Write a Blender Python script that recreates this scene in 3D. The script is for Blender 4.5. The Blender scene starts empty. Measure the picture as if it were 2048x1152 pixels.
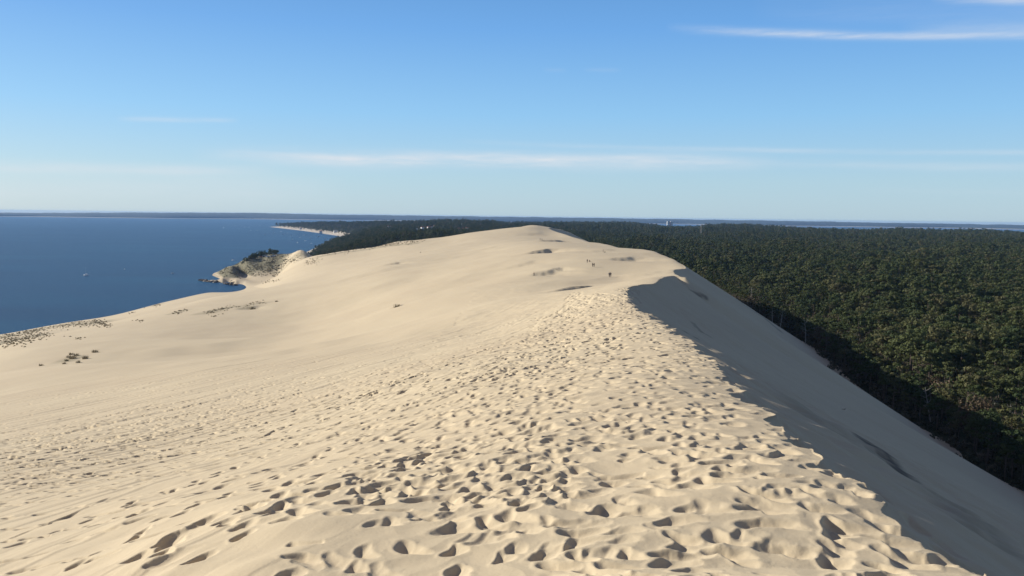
import bpy, math, random, time
import numpy as np
T0 = time.time()
random.seed(7)
rng = np.random.default_rng(11)
scene = bpy.context.scene
COL = scene.collection
EYE = 90.0            # eye height above the sea
FPX = 1720.0          # focal length in pixels of the 2048 px wide photograph

# ------------------------------------------------------------------ camera
PITCH = math.atan((576 - 433) / FPX)
ROLL = math.atan(0.0125)
cp, sp = math.cos(math.pi / 2 - PITCH), math.sin(math.pi / 2 - PITCH)
RX = np.array([[1, 0, 0], [0, cp, -sp], [0, sp, cp]])
cr, sr = math.cos(ROLL), math.sin(ROLL)
RZ = np.array([[cr, -sr, 0], [sr, cr, 0], [0, 0, 1]])
MCAM = RX @ RZ
cam_data = bpy.data.cameras.new('camera')
cam_data.sensor_width = 36.0
cam_data.lens = 36.0 * FPX / 2048.0
cam_data.clip_start = 0.1
cam_data.clip_end = 150000.0
cam = bpy.data.objects.new('camera', cam_data)
COL.objects.link(cam)
cam.location = (0, 0, EYE)
cam.rotation_euler = (math.pi / 2 - PITCH, 0, 0)
import mathutils
cam.matrix_world = mathutils.Matrix.Translation((0, 0, EYE)) @ mathutils.Matrix(MCAM.tolist()).to_4x4()
scene.camera = cam


def ray(u, v):
    d = MCAM @ np.array([(u - 1024) / FPX, -(v - 576) / FPX, -1.0])
    return d / d[1]


def P(u, v, y):
    """a point on the line of sight at forward distance y, z relative to the eye"""
    return ray(u, v) * y


# ------------------------------------------------------------------ noise
_perm = rng.permutation(256).astype(np.int64)
_perm = np.concatenate([_perm, _perm])
_gx = np.cos(np.arange(256) * 2 * math.pi / 256 * 7.0)
_gy = np.sin(np.arange(256) * 2 * math.pi / 256 * 7.0)


def perlin(x, y):
    xi = np.floor(x).astype(np.int64); yi = np.floor(y).astype(np.int64)
    xf = x - xi; yf = y - yi
    xi &= 255; yi &= 255
    u = xf * xf * xf * (xf * (xf * 6 - 15) + 10)
    v = yf * yf * yf * (yf * (yf * 6 - 15) + 10)
    aa = _perm[_perm[xi] + yi]; ab = _perm[_perm[xi] + ((yi + 1) & 255)]
    x1 = (xi + 1) & 255
    ba = _perm[_perm[x1] + yi]; bb = _perm[_perm[x1] + ((yi + 1) & 255)]
    g = lambda h, a, b: _gx[h] * a + _gy[h] * b
    n0 = g(aa, xf, yf) * (1 - u) + g(ba, xf - 1, yf) * u
    n1 = g(ab, xf, yf - 1) * (1 - u) + g(bb, xf - 1, yf - 1) * u
    return (n0 * (1 - v) + n1 * v) * 1.5


def fbm(x, y, o=3):
    s = 0; a = 1.0; t = 0
    for k in range(o):
        s = s + a * perlin(x * 2 ** k + 17.3 * k, y * 2 ** k - 9.1 * k); t += a; a *= .5
    return s / t


def sstep(a, b, x):
    t = np.clip((x - a) / (b - a), 0, 1)
    return t * t * (3 - 2 * t)


# ------------------------------------------------------------------ dune crest
crest_uv = [(1890, 1152, 9.3), (1700, 990, 12.2), (1620, 910, 15.2), (1550, 850, 19), (1480, 790, 25.5), (1440, 740, 33),
            (1390, 690, 46), (1312, 640, 69), (1256, 601, 105), (1260, 574, 150), (1284, 570, 158), (1310, 570, 168),
            (1325, 558, 190), (1350, 550, 207), (1372, 554.5, 205), (1366, 552, 236), (1347, 534, 290),
            (1371, 535, 332), (1345, 518, 400), (1290, 499, 500), (1240, 497, 600), (1180, 485, 800), (1140, 472, 930),
            (1100, 458, 1030), (1103, 455.4, 1100), (1124, 459.5, 1140), (1146, 469, 1170)]
crest = [np.array(q, float) for q in [(-40, -1500, -30), (-20, -400, -12), (0, -100, -6), (2, -30, -3.2), (3, -8, -2.3), (3.6, 0, -2.3), (4.2, 5, -2.9)]]
crest += [P(*c) for c in crest_uv]
crest += [np.array(q, float) for q in [(75, 1290, -42), (60, 1500, -60)]]
crest = np.array(crest)


def catmull(pts, n):
    out = []
    for i in range(len(pts) - 1):
        p0 = pts[max(i - 1, 0)]; p1 = pts[i]; p2 = pts[i + 1]; p3 = pts[min(i + 2, len(pts) - 1)]
        d = np.linalg.norm((p2 - p1)[:2])
        m1 = (p2 - p0) / max(np.linalg.norm((p2 - p0)[:2]), 1e-6) * d
        m2 = (p3 - p1) / max(np.linalg.norm((p3 - p1)[:2]), 1e-6) * d
        for k in range(n):
            t = k / n
            out.append((2 * t**3 - 3 * t**2 + 1) * p1 + (t**3 - 2 * t**2 + t) * m1 + (-2 * t**3 + 3 * t**2) * p2 + (t**3 - t**2) * m2)
    out.append(pts[-1])
    return np.array(out)


CREST = catmull(crest, 7)
zc_y = np.array([-1500, -400, -100, -30, -8, 0, 5] + [c[2] for c in crest_uv if True], float)
mono = [c for c in crest if True]
my, mx, mz = [], [], []
for c in mono:
    if not my or c[1] > my[-1] + .1:
        my.append(c[1]); mx.append(c[0]); mz.append(c[2])
my, mx, mz = map(np.array, (my, mx, mz))


def Z0(x, y):
    xc = np.interp(y, my, mx); zc = np.interp(y, my, mz)
    d = np.maximum(xc - x, 0)
    z = zc - .235 * (np.sqrt(d * d + 9) - 3)
    return np.maximum(z, -97.0)


ctrl = [(0, 690, 420), (0, 668, 629), (200, 632, 760), (350, 598.5, 900), (480, 571, 1085), (290, 613, 830), (240, 624.5, 790), (420, 584, 1000), (320, 612, 700), (0, 750, 215), (0, 850, 92), (0, 950, 40),
        (0, 1152, 15.5), (300, 900, 46), (600, 880, 34), (600, 1100, 11.0), (1200, 1100, 9.9), (600, 750, 98), (600, 650, 380), (800, 612, 330),
        (1000, 600, 220), (1000, 650, 127), (1187, 530, 360), (1220, 548, 300), (1068, 545, 350), (1082, 482, 700), (900, 520, 600),
        (780, 525, 650), (600, 570, 620), (400, 600, 660), (200, 650, 500), (1032, 455.2, 1055), (1071, 452.5, 1050), (1086, 453.4, 1085), (993, 462, 1065),
        (944, 469, 1080), (895, 478, 1100), (846, 485.5, 1120), (784, 487.5, 1110), (749, 494, 1100), (700, 501, 1085), (655, 507.5, 1090), (612, 516, 1100), (400, 558, 1219), (430, 566, 1150),
        (455, 570, 1110), (540, 514, 1290), (515, 519, 1290), (600, 500, 1240), (560, 545, 1200), (480, 553, 1240), (500, 560, 1160), (560, 535, 1230),
        (200, 780, 130), (400, 760, 118), (860, 760, 50), (1000, 760, 38), (1100, 900, 16.6), (1300, 900, 15.9), (1200, 700, 48), (900, 900, 19), (900, 1000, 13.2), (1200, 1000, 12.4), (1250, 800, 24),
        (640, 524, 1230), (700, 522, 1180), (780, 513, 1205), (860, 509, 1195), (920, 505, 1170), (1000, 499, 1170), (455, 545, 1190), (470, 535, 1230), (490, 524, 1265)]
for (u_, v_, z_) in [(405, 559, -88.6), (425, 559, -87), (445, 558, -86), (470, 562, -87), (490, 565, -88), (440, 568, -91.5), (470, 572.5, -91.5), (398, 551, -93.5), (425, 547, -94), (440, 541, -95), (455, 531, -95), (470, 521, -95), (485, 513, -94), (380, 560, -95), (360, 566, -95), (392, 569, -94.5), (388, 552, -95), (420, 572, -94)]:
    ctrl.append((u_, v_, z_ / ray(u_, v_)[2]))
cp3 = [P(*c) for c in ctrl] + [P(*c) for c in crest_uv]
cp3 += [np.array(q, float) for q in [(-80, 1320, -56), (-200, 1330, -60), (60, 1320, -56), (-330, 1400, -78), (-460, 1420, -97), (-560, 1200, -97), (-450, 900, -97), (-450, 500, -97), (-700, 700, -100),
                                     (30, 1210, -27)]]
cp3 = np.array(cp3)
WA = 4.0
def polar(x, y):
    return np.arctan2(x, y), np.log(np.maximum(np.hypot(x, y), 4.0))
_a, _l = polar(cp3[:, 0], cp3[:, 1])
_r = np.hypot(cp3[:, 0], cp3[:, 1])
res = (cp3[:, 2] - Z0(cp3[:, 0], cp3[:, 1])) / _r
Q = np.stack([_a * WA, _l], 1)


def tps_k(d2):
    return np.where(d2 > 1e-12, d2 * np.log(np.maximum(d2, 1e-12)), 0)


n = len(Q)
K = tps_k(((Q[:, None] - Q[None]) ** 2).sum(-1)) + np.eye(n) * 3e-5
Pm = np.concatenate([np.ones((n, 1)), Q], 1)
A = np.block([[K, Pm], [Pm.T, np.zeros((3, 3))]])
sol = np.linalg.solve(A, np.concatenate([res, np.zeros(3)]))
GA = np.linspace(-1.05, 1.05, 601); GL = np.linspace(1.4, 7.6, 521)
gq = np.stack(np.meshgrid(GA * WA, GL, indexing='ij'), -1).reshape(-1, 2)
G = np.zeros(len(gq))
for s in range(0, len(gq), 20000):
    q = gq[s:s + 20000]
    G[s:s + 20000] = tps_k(((q[:, None] - Q[None]) ** 2).sum(-1)) @ sol[:n] + sol[n] + q @ sol[n + 1:]
G = G.reshape(len(GA), len(GL))
G *= (1 - sstep(.72, 1.0, np.abs(GA)))[:, None] * sstep(1.5, 2.0, GL)[None] * (1 - sstep(7.35, 7.6, GL))[None]


def W(x, y):
    a, l = polar(x, y)
    fa = np.clip((a - GA[0]) / (GA[1] - GA[0]), 0, len(GA) - 1.001)
    fl = np.clip((l - GL[0]) / (GL[1] - GL[0]), 0, len(GL) - 1.001)
    ia = fa.astype(int); il = fl.astype(int); ta = fa - ia; tl = fl - il
    g = (G[ia, il] * (1 - ta) + G[ia + 1, il] * ta) * (1 - tl) + (G[ia, il + 1] * (1 - ta) + G[ia + 1, il + 1] * ta) * tl
    z = Z0(x, y) + g * np.hypot(x, y)
    return np.maximum(z, -98.0)


CZ = W(CREST[:, 0], CREST[:, 1])
CREST[:, 2] = CZ
POLY = np.concatenate([CREST[:, :2], [(-5000, 1500), (-5000, -1500)]])


def inside(px, py, poly):
    c = np.zeros(px.shape, bool)
    n = len(poly)
    j = n - 1
    for i in range(n):
        x1, y1 = poly[i]; x2, y2 = poly[j]
        if y1 != y2:
            m = (y1 > py) != (y2 > py)
            c ^= m & (px < (x2 - x1) * (py - y1) / (y2 - y1) + x1)
        j = i
    return c


def lee(x, y):
    """sand at its angle of repose below the crest"""
    SL = np.interp(CREST[:, 1], [0, 120, 165, 196, 290, 400, 480, 600, 900, 1050], [.53, .53, .54, .62, .63, .63, .58, .45, .45, .5])
    out = np.full(x.shape, -1e9)
    for i in range(len(CREST) - 1):
        ax, ay, az = CREST[i]; bx, by, bz = CREST[i + 1]
        dx, dy = bx - ax, by - ay
        L2 = dx * dx + dy * dy + 1e-9
        t = np.clip(((x - ax) * dx + (y - ay) * dy) / L2, 0, 1)
        d = np.hypot(x - ax - t * dx, y - ay - t * dy)
        out = np.maximum(out, az + (bz - az) * t - SL[i] * d)
    return out


# ------------------------------------------------------------------ land and coast
COAST = np.array([(-375, 1100), (-425, 1195), (-450, 1225), (-445, 1250), (-410, 1310), (-400, 1420), (-430, 1600), (-500, 2000),
                  (-600, 2700), (-680, 3420), (-900, 4000), (-1160, 4650), (-1420, 5250), (-1640, 5760), (-1680, 5880), (-1300, 6500), (-500, 7000),
                  (1500, 7300), (8000, 7600), (40000, 3000), (40000, -40000), (-375, -40000)], float)
ridge = [(450, 451, 5600), (560, 443, 5200), (640, 441.5, 4800), (700, 442, 4500), (760, 440, 4200), (830, 439.5, 3700), (870, 438, 3500), (930, 438, 3500), (985, 440, 3500),
         (1010, 443, 4200), (1100, 442.5, 4500), (1180, 443, 4500), (1260, 443, 4500), (1310, 448, 4500), (1340, 452.5, 4500), (1390, 452, 4400), (1420, 447.5, 4200),
         (1450, 446.5, 4200), (1520, 448.5, 4000), (1600, 454, 3700), (1660, 456.5, 3500), (1740, 458, 3400), (1810, 455, 3400), (1870, 458, 3400), (1950, 457.5, 3300),
         (2048, 463, 3200), (2300, 466, 3200)]
rg = []
for u, v, R in ridge:
    d = ray(u, v); a = math.atan2(d[0], 1.0); h = d[2] / math.hypot(d[0], 1.0)
    rg.append((a, h * R - 27.0, R))
rg = np.array(rg)


def land(x, y):
    a = np.arctan2(x, y); r = np.hypot(x, y)
    zr = np.interp(a, rg[:, 0], rg[:, 1]); R = np.interp(a, rg[:, 0], rg[:, 2])
    m = np.where(np.abs(a) > 1.2, 0, 1)
    base = -53 + 4.0 * perlin(x / 85, y / 60) * sstep(190, 420, r) + 7 * perlin(x / 210 + 3, y / 170) * sstep(320, 800, r) + 7 * perlin(x / 600, y / 420 + 5) * sstep(900, 1800, r)
    base = base + 9 * np.exp(-((x + 300) / 260) ** 2 - ((y - 1400) / 200) ** 2)
    t = np.clip((r - 1100) / (R - 1100), 0, 1)
    z = base + (zr - base) * t ** 1.6 * m
    far = sstep(R, R + 3200, r)
    z = z - 75 * far * m
    return z


def coast_d(x, y):
    ins = inside(x, y, COAST)
    d = np.full(x.shape, 1e9)
    n = len(COAST)
    for i in range(n):
        ax, ay = COAST[i]; bx, by = COAST[(i + 1) % n]
        dx, dy = bx - ax, by - ay
        t = np.clip(((x - ax) * dx + (y - ay) * dy) / (dx * dx + dy * dy), 0, 1)
        d = np.minimum(d, np.hypot(x - ax - t * dx, y - ay - t * dy))
    return np.where(ins, d, -d)


# small hollows whose steep wall lies in shade: (u, v, width m, height m, run m)
hollow_px = [(1079, 502, 9, 3.2, 5.0), (1103, 481, 15, 2.8, 6), (1086, 539, 7, 1.6, 5), (1112, 533, 2.5, 1.1, 3), (1243, 516, 9, 1.8, 6), (1168, 575, 12, 1.5, 3.4),
             (1150, 577, 8, 1.5, 3), (785, 527, 7, 1.8, 5), (793, 612, 3.5, 1.6, 3), (1290, 541, 9, .5, 9), (970, 497, 14, .8, 12), (915, 512, 26, 1.0, 20), (860, 570, 40, 1.2, 30),
             (1150, 557, 22, .9, 14), (740, 545, 30, 1.0, 22), (500, 615, 6, 1.4, 3), (1040, 526, 10, .8, 8), (1190, 500, 16, .8, 12), (700, 590, 50, 1.6, 34), (380, 690, 34, 1.2, 26),
             (900, 640, 12, .6, 10), (600, 690, 20, .9, 16), (1060, 466, 22, 1.2, 20), (1000, 560, 30, .9, 24)]
HOLLOWS = []


def base_height(x, y, full=True):
    """returns z (relative to eye), sand mask"""
    x = np.asarray(x, float); y = np.asarray(y, float)
    shp = x.shape; x = x.ravel(); y = y.ravel()
    r = np.hypot(x, y)
    x_true = x
    nr = (r < 320) & (x > -12)
    if full and nr.any():
        x = x.copy()
        xn, yn = x[nr], y[nr]
        x[nr] = xn + (.42 * perlin(yn / 1.9 + xn / 5, xn / 3.1) + .22 * perlin(yn / .7, xn / 1.3 + 8) + .5 * perlin(yn / 6.5 + 2, xn / 9)) * np.clip((60 - np.abs(xn - 12)) / 60, 0, 1) * sstep(3, 9, r[nr])
    ins = inside(x, y, POLY)
    z = np.full(x.shape, -200.0)
    sand = np.zeros(x.shape, bool)
    near = r < 2600
    F = land(x, y)
    F = np.where(ins, -110 + (F + 110) * sstep(1180, 1330, y), F)
    m = y > 900
    if m.any():
        cd = np.full(x.shape, 500.0)
        cd[m] = coast_d(x[m], y[m])
        F = np.where(m, np.minimum(F, -91.0 + np.where(cd > 0, .06 * np.minimum(cd, 60) + .3 * np.maximum(cd - 60, 0), .08 * cd)), F)
    else:
        cd = np.full(x.shape, 500.0)
    w = np.full(x.shape, -300.0)
    wi = ins & near
    w[wi] = W(x[wi], y[wi])
    hs = r[wi]
    qd = 1 - .75 * sstep(90, 260, -x[wi])
    nz = .10 * perlin(x[wi] / 9, y[wi] / 14) * sstep(5, 30, hs) + .5 * perlin(x[wi] / 45, y[wi] / 75) * sstep(60, 200, hs) * qd + .9 * perlin(x[wi] / 120 + 4, y[wi] / 160) * sstep(250, 500, hs) * (1 - sstep(900, 1050, hs)) * qd
    w[wi] += nz * np.clip((w[wi] + 92) / 20, 0, 1)
    le = (~ins) & near & (x < 420)
    if le.any():
        lz = lee(x[le], y[le])
        lz += (.5 * perlin(x[le] / 30, y[le] / 40) * np.clip((-lz - 14) / 20, 0, 1)) + (.05 * perlin((y[le] + .15 * x[le]) / 1.4, x[le] / 11) + .03 * perlin((y[le] + .1 * x[le]) / .5 + 4, x[le] / 5)) * (r[le] < 400)
        w[le] = lz
    # smooth union
    k = 1.2
    h = np.clip(.5 + .5 * (w - F) / k, 0, 1)
    z = F * (1 - h) + w * h + k * h * (1 - h)
    sand = w > F - .2
    if full:
        for (cx, cy, wd, ht, run) in HOLLOWS:
            sel = (np.abs(x - cx) < wd * 3 + run * 5) & (np.abs(y - cy) < wd * 3 + run * 5)
            if not sel.any():
                continue
            nx, ny = .62, -.785
            dx = x[sel] - cx; dy = y[sel] - cy
            s = dx * nx + dy * ny; t = -dx * ny + dy * nx
            s = s + .3 * run * (t / wd) ** 2 + .25 * run * perlin(dx / wd * 2.2, dy / wd * 2.2)
            t = t + .2 * wd * perlin(dx / wd * 1.5 + 7, dy / wd * 1.5)
            prof = np.where(s < 0, 0, np.where(s < run, s / run, np.exp(-(s - run) / (run * 3.2))))
            bump = .35 * np.exp(-np.minimum(s, 0) ** 2 / (run * 1.6) ** 2) * (s < 0) + .35 * (s >= 0) * np.clip(1 - s / run, 0, 1)
            lat = np.exp(-np.abs(t / wd) ** 2.6)
            z[sel] += .75 * lat * ht * (bump - prof)
    return z.reshape(shp), sand.reshape(shp), cd.reshape(shp)


RS = np.exp(np.linspace(math.log(5), math.log(9000), 1500))


def hit(u, v):
    d = ray(u, v)
    hz = math.hypot(d[0], 1.0)
    Y = RS / hz
    z, s, c = base_height(d[0] * Y, Y, False)
    z = np.maximum(z, -EYE)
    f = d[2] * Y - z
    i = int(np.argmax(f < 0)) if (f < 0).any() else len(Y) - 1
    i = max(i, 1)
    t = f[i - 1] / (f[i - 1] - f[i] + 1e-9)
    y = Y[i - 1] + (Y[i] - Y[i - 1]) * t
    return np.array([d[0] * y, y, d[2] * y])


for (u, v, wd, ht, run) in hollow_px:
    h = hit(u, v)
    HOLLOWS.append((h[0], h[1], wd, ht, run))
print('prep', round(time.time() - T0, 1))


# ------------------------------------------------------------------ materials
def new_mat(name):
    m = bpy.data.materials.new(name); m.use_nodes = True
    nt = m.node_tree; b = nt.nodes['Principled BSDF']
    return m, nt, b


def plain(name, col, rough=.7, metal=0):
    m, nt, b = new_mat(name)
    b.inputs['Base Color'].default_value = (*col, 1); b.inputs['Roughness'].default_value = rough; b.inputs['Metallic'].default_value = metal
    tc = nt.nodes.new('ShaderNodeTexCoord'); nn = nt.nodes.new('ShaderNodeTexNoise'); nn.inputs['Scale'].default_value = 3
    nt.links.new(tc.outputs['Object'], nn.inputs['Vector'])
    mx = nt.nodes.new('ShaderNodeMix'); mx.data_type = 'RGBA'
    mx.inputs[6].default_value = (*[c * .85 for c in col], 1); mx.inputs[7].default_value = (*[min(c * 1.1, 1) for c in col], 1)
    nt.links.new(nn.outputs['Fac'], mx.inputs[0]); nt.links.new(mx.outputs[2], b.inputs['Base Color'])
    return m


def N(nt, t, **kw):
    n = nt.nodes.new(t)
    for k, v in kw.items():
        setattr(n, k, v)
    return n


def noise(nt, vec, scale, detail=3, rough=.5):
    n = N(nt, 'ShaderNodeTexNoise'); n.inputs['Scale'].default_value = scale; n.inputs['Detail'].default_value = detail; n.inputs['Roughness'].default_value = rough
    nt.links.new(vec, n.inputs['Vector'])
    return n.outputs['Fac']


def ramp(nt, fac, stops):
    r = N(nt, 'ShaderNodeValToRGB'); nt.links.new(fac, r.inputs[0])
    e = r.color_ramp.elements
    while len(e) < len(stops):
        e.new(.5)
    for k, (p, c) in enumerate(stops):
        e[k].position = p; e[k].color = (*c, 1) if len(c) == 3 else c
    return r.outputs[0]


def mixc(nt, fac, a, b):
    m = N(nt, 'ShaderNodeMix', data_type='RGBA')
    for s, val in ((0, fac), (6, a), (7, b)):
        if hasattr(val, 'is_linked') or isinstance(val, bpy.types.NodeSocket):
            nt.links.new(val, m.inputs[s])
        elif s == 0:
            m.inputs[0].default_value = val
        else:
            m.inputs[s].default_value = (*val, 1)
    return m.outputs[2]


SAND = (.60, .485, .32)


def sand_mat():
    m, nt, b = new_mat('dune_sand')
    pos = N(nt, 'ShaderNodeNewGeometry').outputs['Position']
    n1 = noise(nt, pos, .035, 4); n2 = noise(nt, pos, 1.3, 4, .6); n3 = noise(nt, pos, 60, 2, .7)
    c1 = ramp(nt, n1, [(.3, (SAND[0] * .95, SAND[1] * .94, SAND[2] * .94)), (.7, (SAND[0] * 1.04, SAND[1] * 1.05, SAND[2] * 1.05))])
    c2 = mixc(nt, ramp(nt, n2, [(.35, (0, 0, 0)), (.75, (.35, .35, .35))]), c1, tuple(c * .93 for c in SAND))
    c3 = mixc(nt, ramp(nt, n3, [(.45, (0, 0, 0)), (.8, (.3, .3, .3))]), c2, tuple(c * .78 for c in SAND))
    at = N(nt, 'ShaderNodeAttribute', attribute_name='stain')
    c4 = mixc(nt, at.outputs['Fac'], c3, (.085, .07, .058))
    av = N(nt, 'ShaderNodeAttribute', attribute_name='veg')
    vc = ramp(nt, noise(nt, pos, .35, 5, .7), [(.3, (.085, .09, .045)), (.52, (.19, .17, .10)), (.75, (.33, .275, .185))])
    c5 = mixc(nt, av.outputs['Fac'], c4, vc)
    nt.links.new(c5, b.inputs['Base Color'])
    b.inputs['Roughness'].default_value = .95
    b.inputs['Specular IOR Level'].default_value = .15
    bp = N(nt, 'ShaderNodeBump'); bp.inputs['Strength'].default_value = .35; bp.inputs['Distance'].default_value = .02
    nt.links.new(noise(nt, pos, 14, 5, .65), bp.inputs['Height'])
    nt.links.new(bp.outputs[0], b.inputs['Normal'])
    return m


def forest_floor_mat():
    m, nt, b = new_mat('forest_floor_soil')
    pos = N(nt, 'ShaderNodeNewGeometry').outputs['Position']
    c = ramp(nt, noise(nt, pos, .12, 6, .7), [(.3, (.022, .032, .014)), (.5, (.045, .05, .026)), (.72, (.075, .065, .04))])
    nt.links.new(c, b.inputs['Base Color']); b.inputs['Roughness'].default_value = 1; b.inputs['Specular IOR Level'].default_value = .1
    return m


MS = sand_mat(); MF = forest_floor_mat()


def beach_mat():
    m, nt, b = new_mat('beach_sand')
    pos = N(nt, 'ShaderNodeNewGeometry').outputs['Position']
    c = ramp(nt, noise(nt, pos, .05, 4), [(.3, (.5, .42, .31)), (.7, (.66, .56, .43))])
    nt.links.new(c, b.inputs['Base Color']); b.inputs['Roughness'].default_value = .95
    return m


MB_ = beach_mat()


def grid_mesh(name, X, Y, Z, fmask, mat, attrs=None, parent=None):
    nr, nc = X.shape
    idx = np.arange(nr * nc).reshape(nr, nc)
    q = np.stack([idx[:-1, :-1], idx[:-1, 1:], idx[1:, 1:], idx[1:, :-1]], -1)[fmask].reshape(-1, 4)
    # rows run outward and columns clockwise: flip for upward normals
    q = q[:, ::-1]
    used = np.zeros(nr * nc, bool); used[q.ravel()] = True
    remap = np.cumsum(used) - 1
    co = np.stack([X.ravel()[used], Y.ravel()[used], Z.ravel()[used]], 1).astype(np.float32)
    q = remap[q].astype(np.int32)
    me = bpy.data.meshes.new(name)
    me.vertices.add(len(co)); me.vertices.foreach_set('co', co.ravel())
    me.loops.add(q.size); me.loops.foreach_set('vertex_index', q.ravel())
    me.polygons.add(len(q)); me.polygons.foreach_set('loop_start', np.arange(0, q.size, 4, dtype=np.int32))
    me.polygons.foreach_set('loop_total', np.full(len(q), 4, np.int32))
    me.polygons.foreach_set('use_smooth', np.ones(len(q), bool))
    if attrs:
        for k, v in attrs.items():
            a = me.attributes.new(k, 'FLOAT', 'POINT'); a.data.foreach_set('value', v.ravel()[used].astype(np.float32))
    me.update(calc_edges=True)
    me.materials.append(mat)
    o = bpy.data.objects.new(name, me); COL.objects.link(o)
    if me.polygons[0].normal.z < 0:
        me.flip_normals()
    return o


# ------------------------------------------------------------------ terrain sheet: polar grid about the standing place
def geo(a, b, k):
    n = max(2, int(math.log(b / a) / k)); return np.exp(np.linspace(math.log(a), math.log(b), n, endpoint=False))


rows = np.concatenate([geo(.4, 6.5, .05), geo(6.5, 60, .0020), geo(60, 220, .0032), geo(220, 1600, .0050), [1600.0]])
dense = np.arange(-.60, .60, .00108)
side = np.arange(.60, math.pi, .02)
cols = np.concatenate([-side[::-1], dense, side, ])
cols = np.append(cols, 2 * math.pi + cols[0])   # close the ring
R_, A_ = np.meshgrid(rows, cols, indexing='ij')
X = R_ * np.sin(A_); Y = R_ * np.cos(A_)
Z, SANDM, CD = base_height(X, Y)
print('terrain', X.shape, round(time.time() - T0, 1))

# distance measured west of the crest, for the trampled band
cy_ = np.array([c[1] for c in crest if c[1] < 150]); cx_ = np.array([c[0] for c in crest if c[1] < 150])
xc_all = np.interp(Y, cy_, cx_)
H = np.zeros_like(Z)

# wind-cut steps and old trails running obliquely up to the crest on the seaward side
dirx, diry = .46, .888
pp = X * dirx + Y * diry; qq = X * diry - Y * dirx
near = (R_ < 260) & (np.abs(A_) < .75)
mregion = np.zeros_like(Z)
dw = xc_all - X
mregion[near] = (sstep(5.5, 10, dw[near]) * (1 - sstep(80, 150, dw[near])) * (1 - sstep(120, 255, Y[near])))
sel = near & (mregion > .01)
wob = perlin(pp[sel] / 14, qq[sel] / 6) * .9 + .25 * perlin(pp[sel] / 2.5, qq[sel] / 1.3)
q1 = qq[sel] + wob
n1 = perlin(q1 / 1.1, pp[sel] / 22); n2 = perlin(q1 / .42 + 31, pp[sel] / 9)
st = .030 * sstep(.05, .22, n1) + .007 * sstep(-.05, .2, n2) + .018 * sstep(.34, .42, n1)
n3 = perlin(q1 / 2.6 + 9, pp[sel] / 70); n4 = perlin(q1 / 5.5 + 3, pp[sel] / 110)
farw = sstep(28, 60, R_[sel])
H[sel] += (st * (1 + .5 * farw) + farw * (.035 * sstep(.16, .30, n3) + .04 * sstep(.2, .36, n4))) * mregion[sel]
# soft unevenness everywhere near
sel = (R_ < 90) & (np.abs(A_) < .75)
H[sel] += .03 * fbm(X[sel] / 1.7, Y[sel] / 1.7, 3) * sstep(3, 9, R_[sel])

# ------- footprints
prints = []


def add_print(x, y, th, rl, rw, D):
    prints.append((x, y, th, rl, rw, D))


cxf = lambda y: float(np.interp(y, cy_, cx_))
rnd = random.Random(3)
y = 4.0
while y < 125:                                   # broad trampled band on the crest
    bw = 7.5 if y < 60 else 7.5 + (y - 60) * .01
    step = .112 if y < 22 else (.165 if y < 40 else .26)
    nearf = .95 if y < 22 else (.95 + .28 * min(1, (y - 22) / 40))
    for k in range(int(bw / (.9 if y < 22 else 1.0))):
        d = rnd.uniform(-.35, 1) * 1.0
        w = rnd.uniform(-.9, bw) if rnd.random() < .84 else rnd.uniform(bw, bw + 3.5)
        s = rnd.uniform(.75, 1.3) * nearf
        add_print(cxf(y) - w, y + d, rnd.gauss(.15, .7), .185 * s * rnd.uniform(.85, 1.35), .135 * s * rnd.uniform(.85, 1.2), rnd.uniform(.04, .088) * s * (1 + 1.0 * min(1, max(0, (y - 26) / 30))))
    y += step * 1.55
# single trails
def trail(x0, y0, x1, y1, wob=.6, stride=.62, size=1.0, dep=.09):
    L = math.hypot(x1 - x0, y1 - y0); nst = int(L / stride)
    ph = rnd.uniform(0, 6); fr = rnd.uniform(1, 2.4)
    for i in range(nst):
        t = (i + rnd.uniform(-.12, .12)) / nst
        ux, uy = (x1 - x0) / L, (y1 - y0) / L
        o = wob * math.sin(ph + t * fr * 6.28) + (.13 if i % 2 else -.13) + rnd.gauss(0, .04)
        x = x0 + (x1 - x0) * t + uy * o; y = y0 + (y1 - y0) * t - ux * o
        th = math.atan2(ux, uy) + rnd.gauss(0, .12)
        s = size * rnd.uniform(.88, 1.12)
        fk = 1 + .35 * min(1, max(0, (math.hypot(x, y) - 30) / 40))
        add_print(x, y, th, .21 * s * fk, .105 * s * fk, dep * fk * rnd.uniform(.8, 1.2))


def tpx(a, b, **kw):
    p = hit(*a); q = hit(*b); trail(p[0], p[1], q[0], q[1], **kw)


for k in range(9):
    o = k * 26 + rnd.uniform(-10, 10)
    tpx((0, 1150 - o), (740 + k * 48 + rnd.uniform(-60, 60), 965 - k * 25 + rnd.uniform(-10, 10)), wob=rnd.uniform(.2, .7), size=.95, dep=.09)
tpx((120, 1151), (760, 860), wob=.4, size=1.0, dep=.10); tpx((60, 1090), (620, 880), wob=.3, size=.95, dep=.1); tpx((200, 1050), (900, 820), wob=.5)
tpx((430, 1120), (900, 880), wob=.3, size=1.0, dep=.10)
for k in range(20):
    v0 = 868 + k * 7 + rnd.uniform(-6, 6)
    tpx((0, v0), (1130 + rnd.uniform(-60, 40), 640 + k * 7 + rnd.uniform(-12, 12)), wob=rnd.uniform(.5, 2.2), dep=.09)
for k in range(5):
    tpx((rnd.uniform(0, 300), rnd.uniform(790, 850)), (1160 + rnd.uniform(-30, 30), 600 + rnd.uniform(-6, 12)), wob=3, stride=.7)
# loose scatter on the slope
for k in range(3400):
    u = rnd.uniform(0, 1150); v = 905 - u * .19 + rnd.gauss(0, 38)
    if k % 7 == 0:
        v = rnd.uniform(700, 1000)
        u = rnd.uniform(700, 1150)
    d = ray(u, v); 
    yy = None
    add_print(u, v, None, .2, .12, .085)
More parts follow.
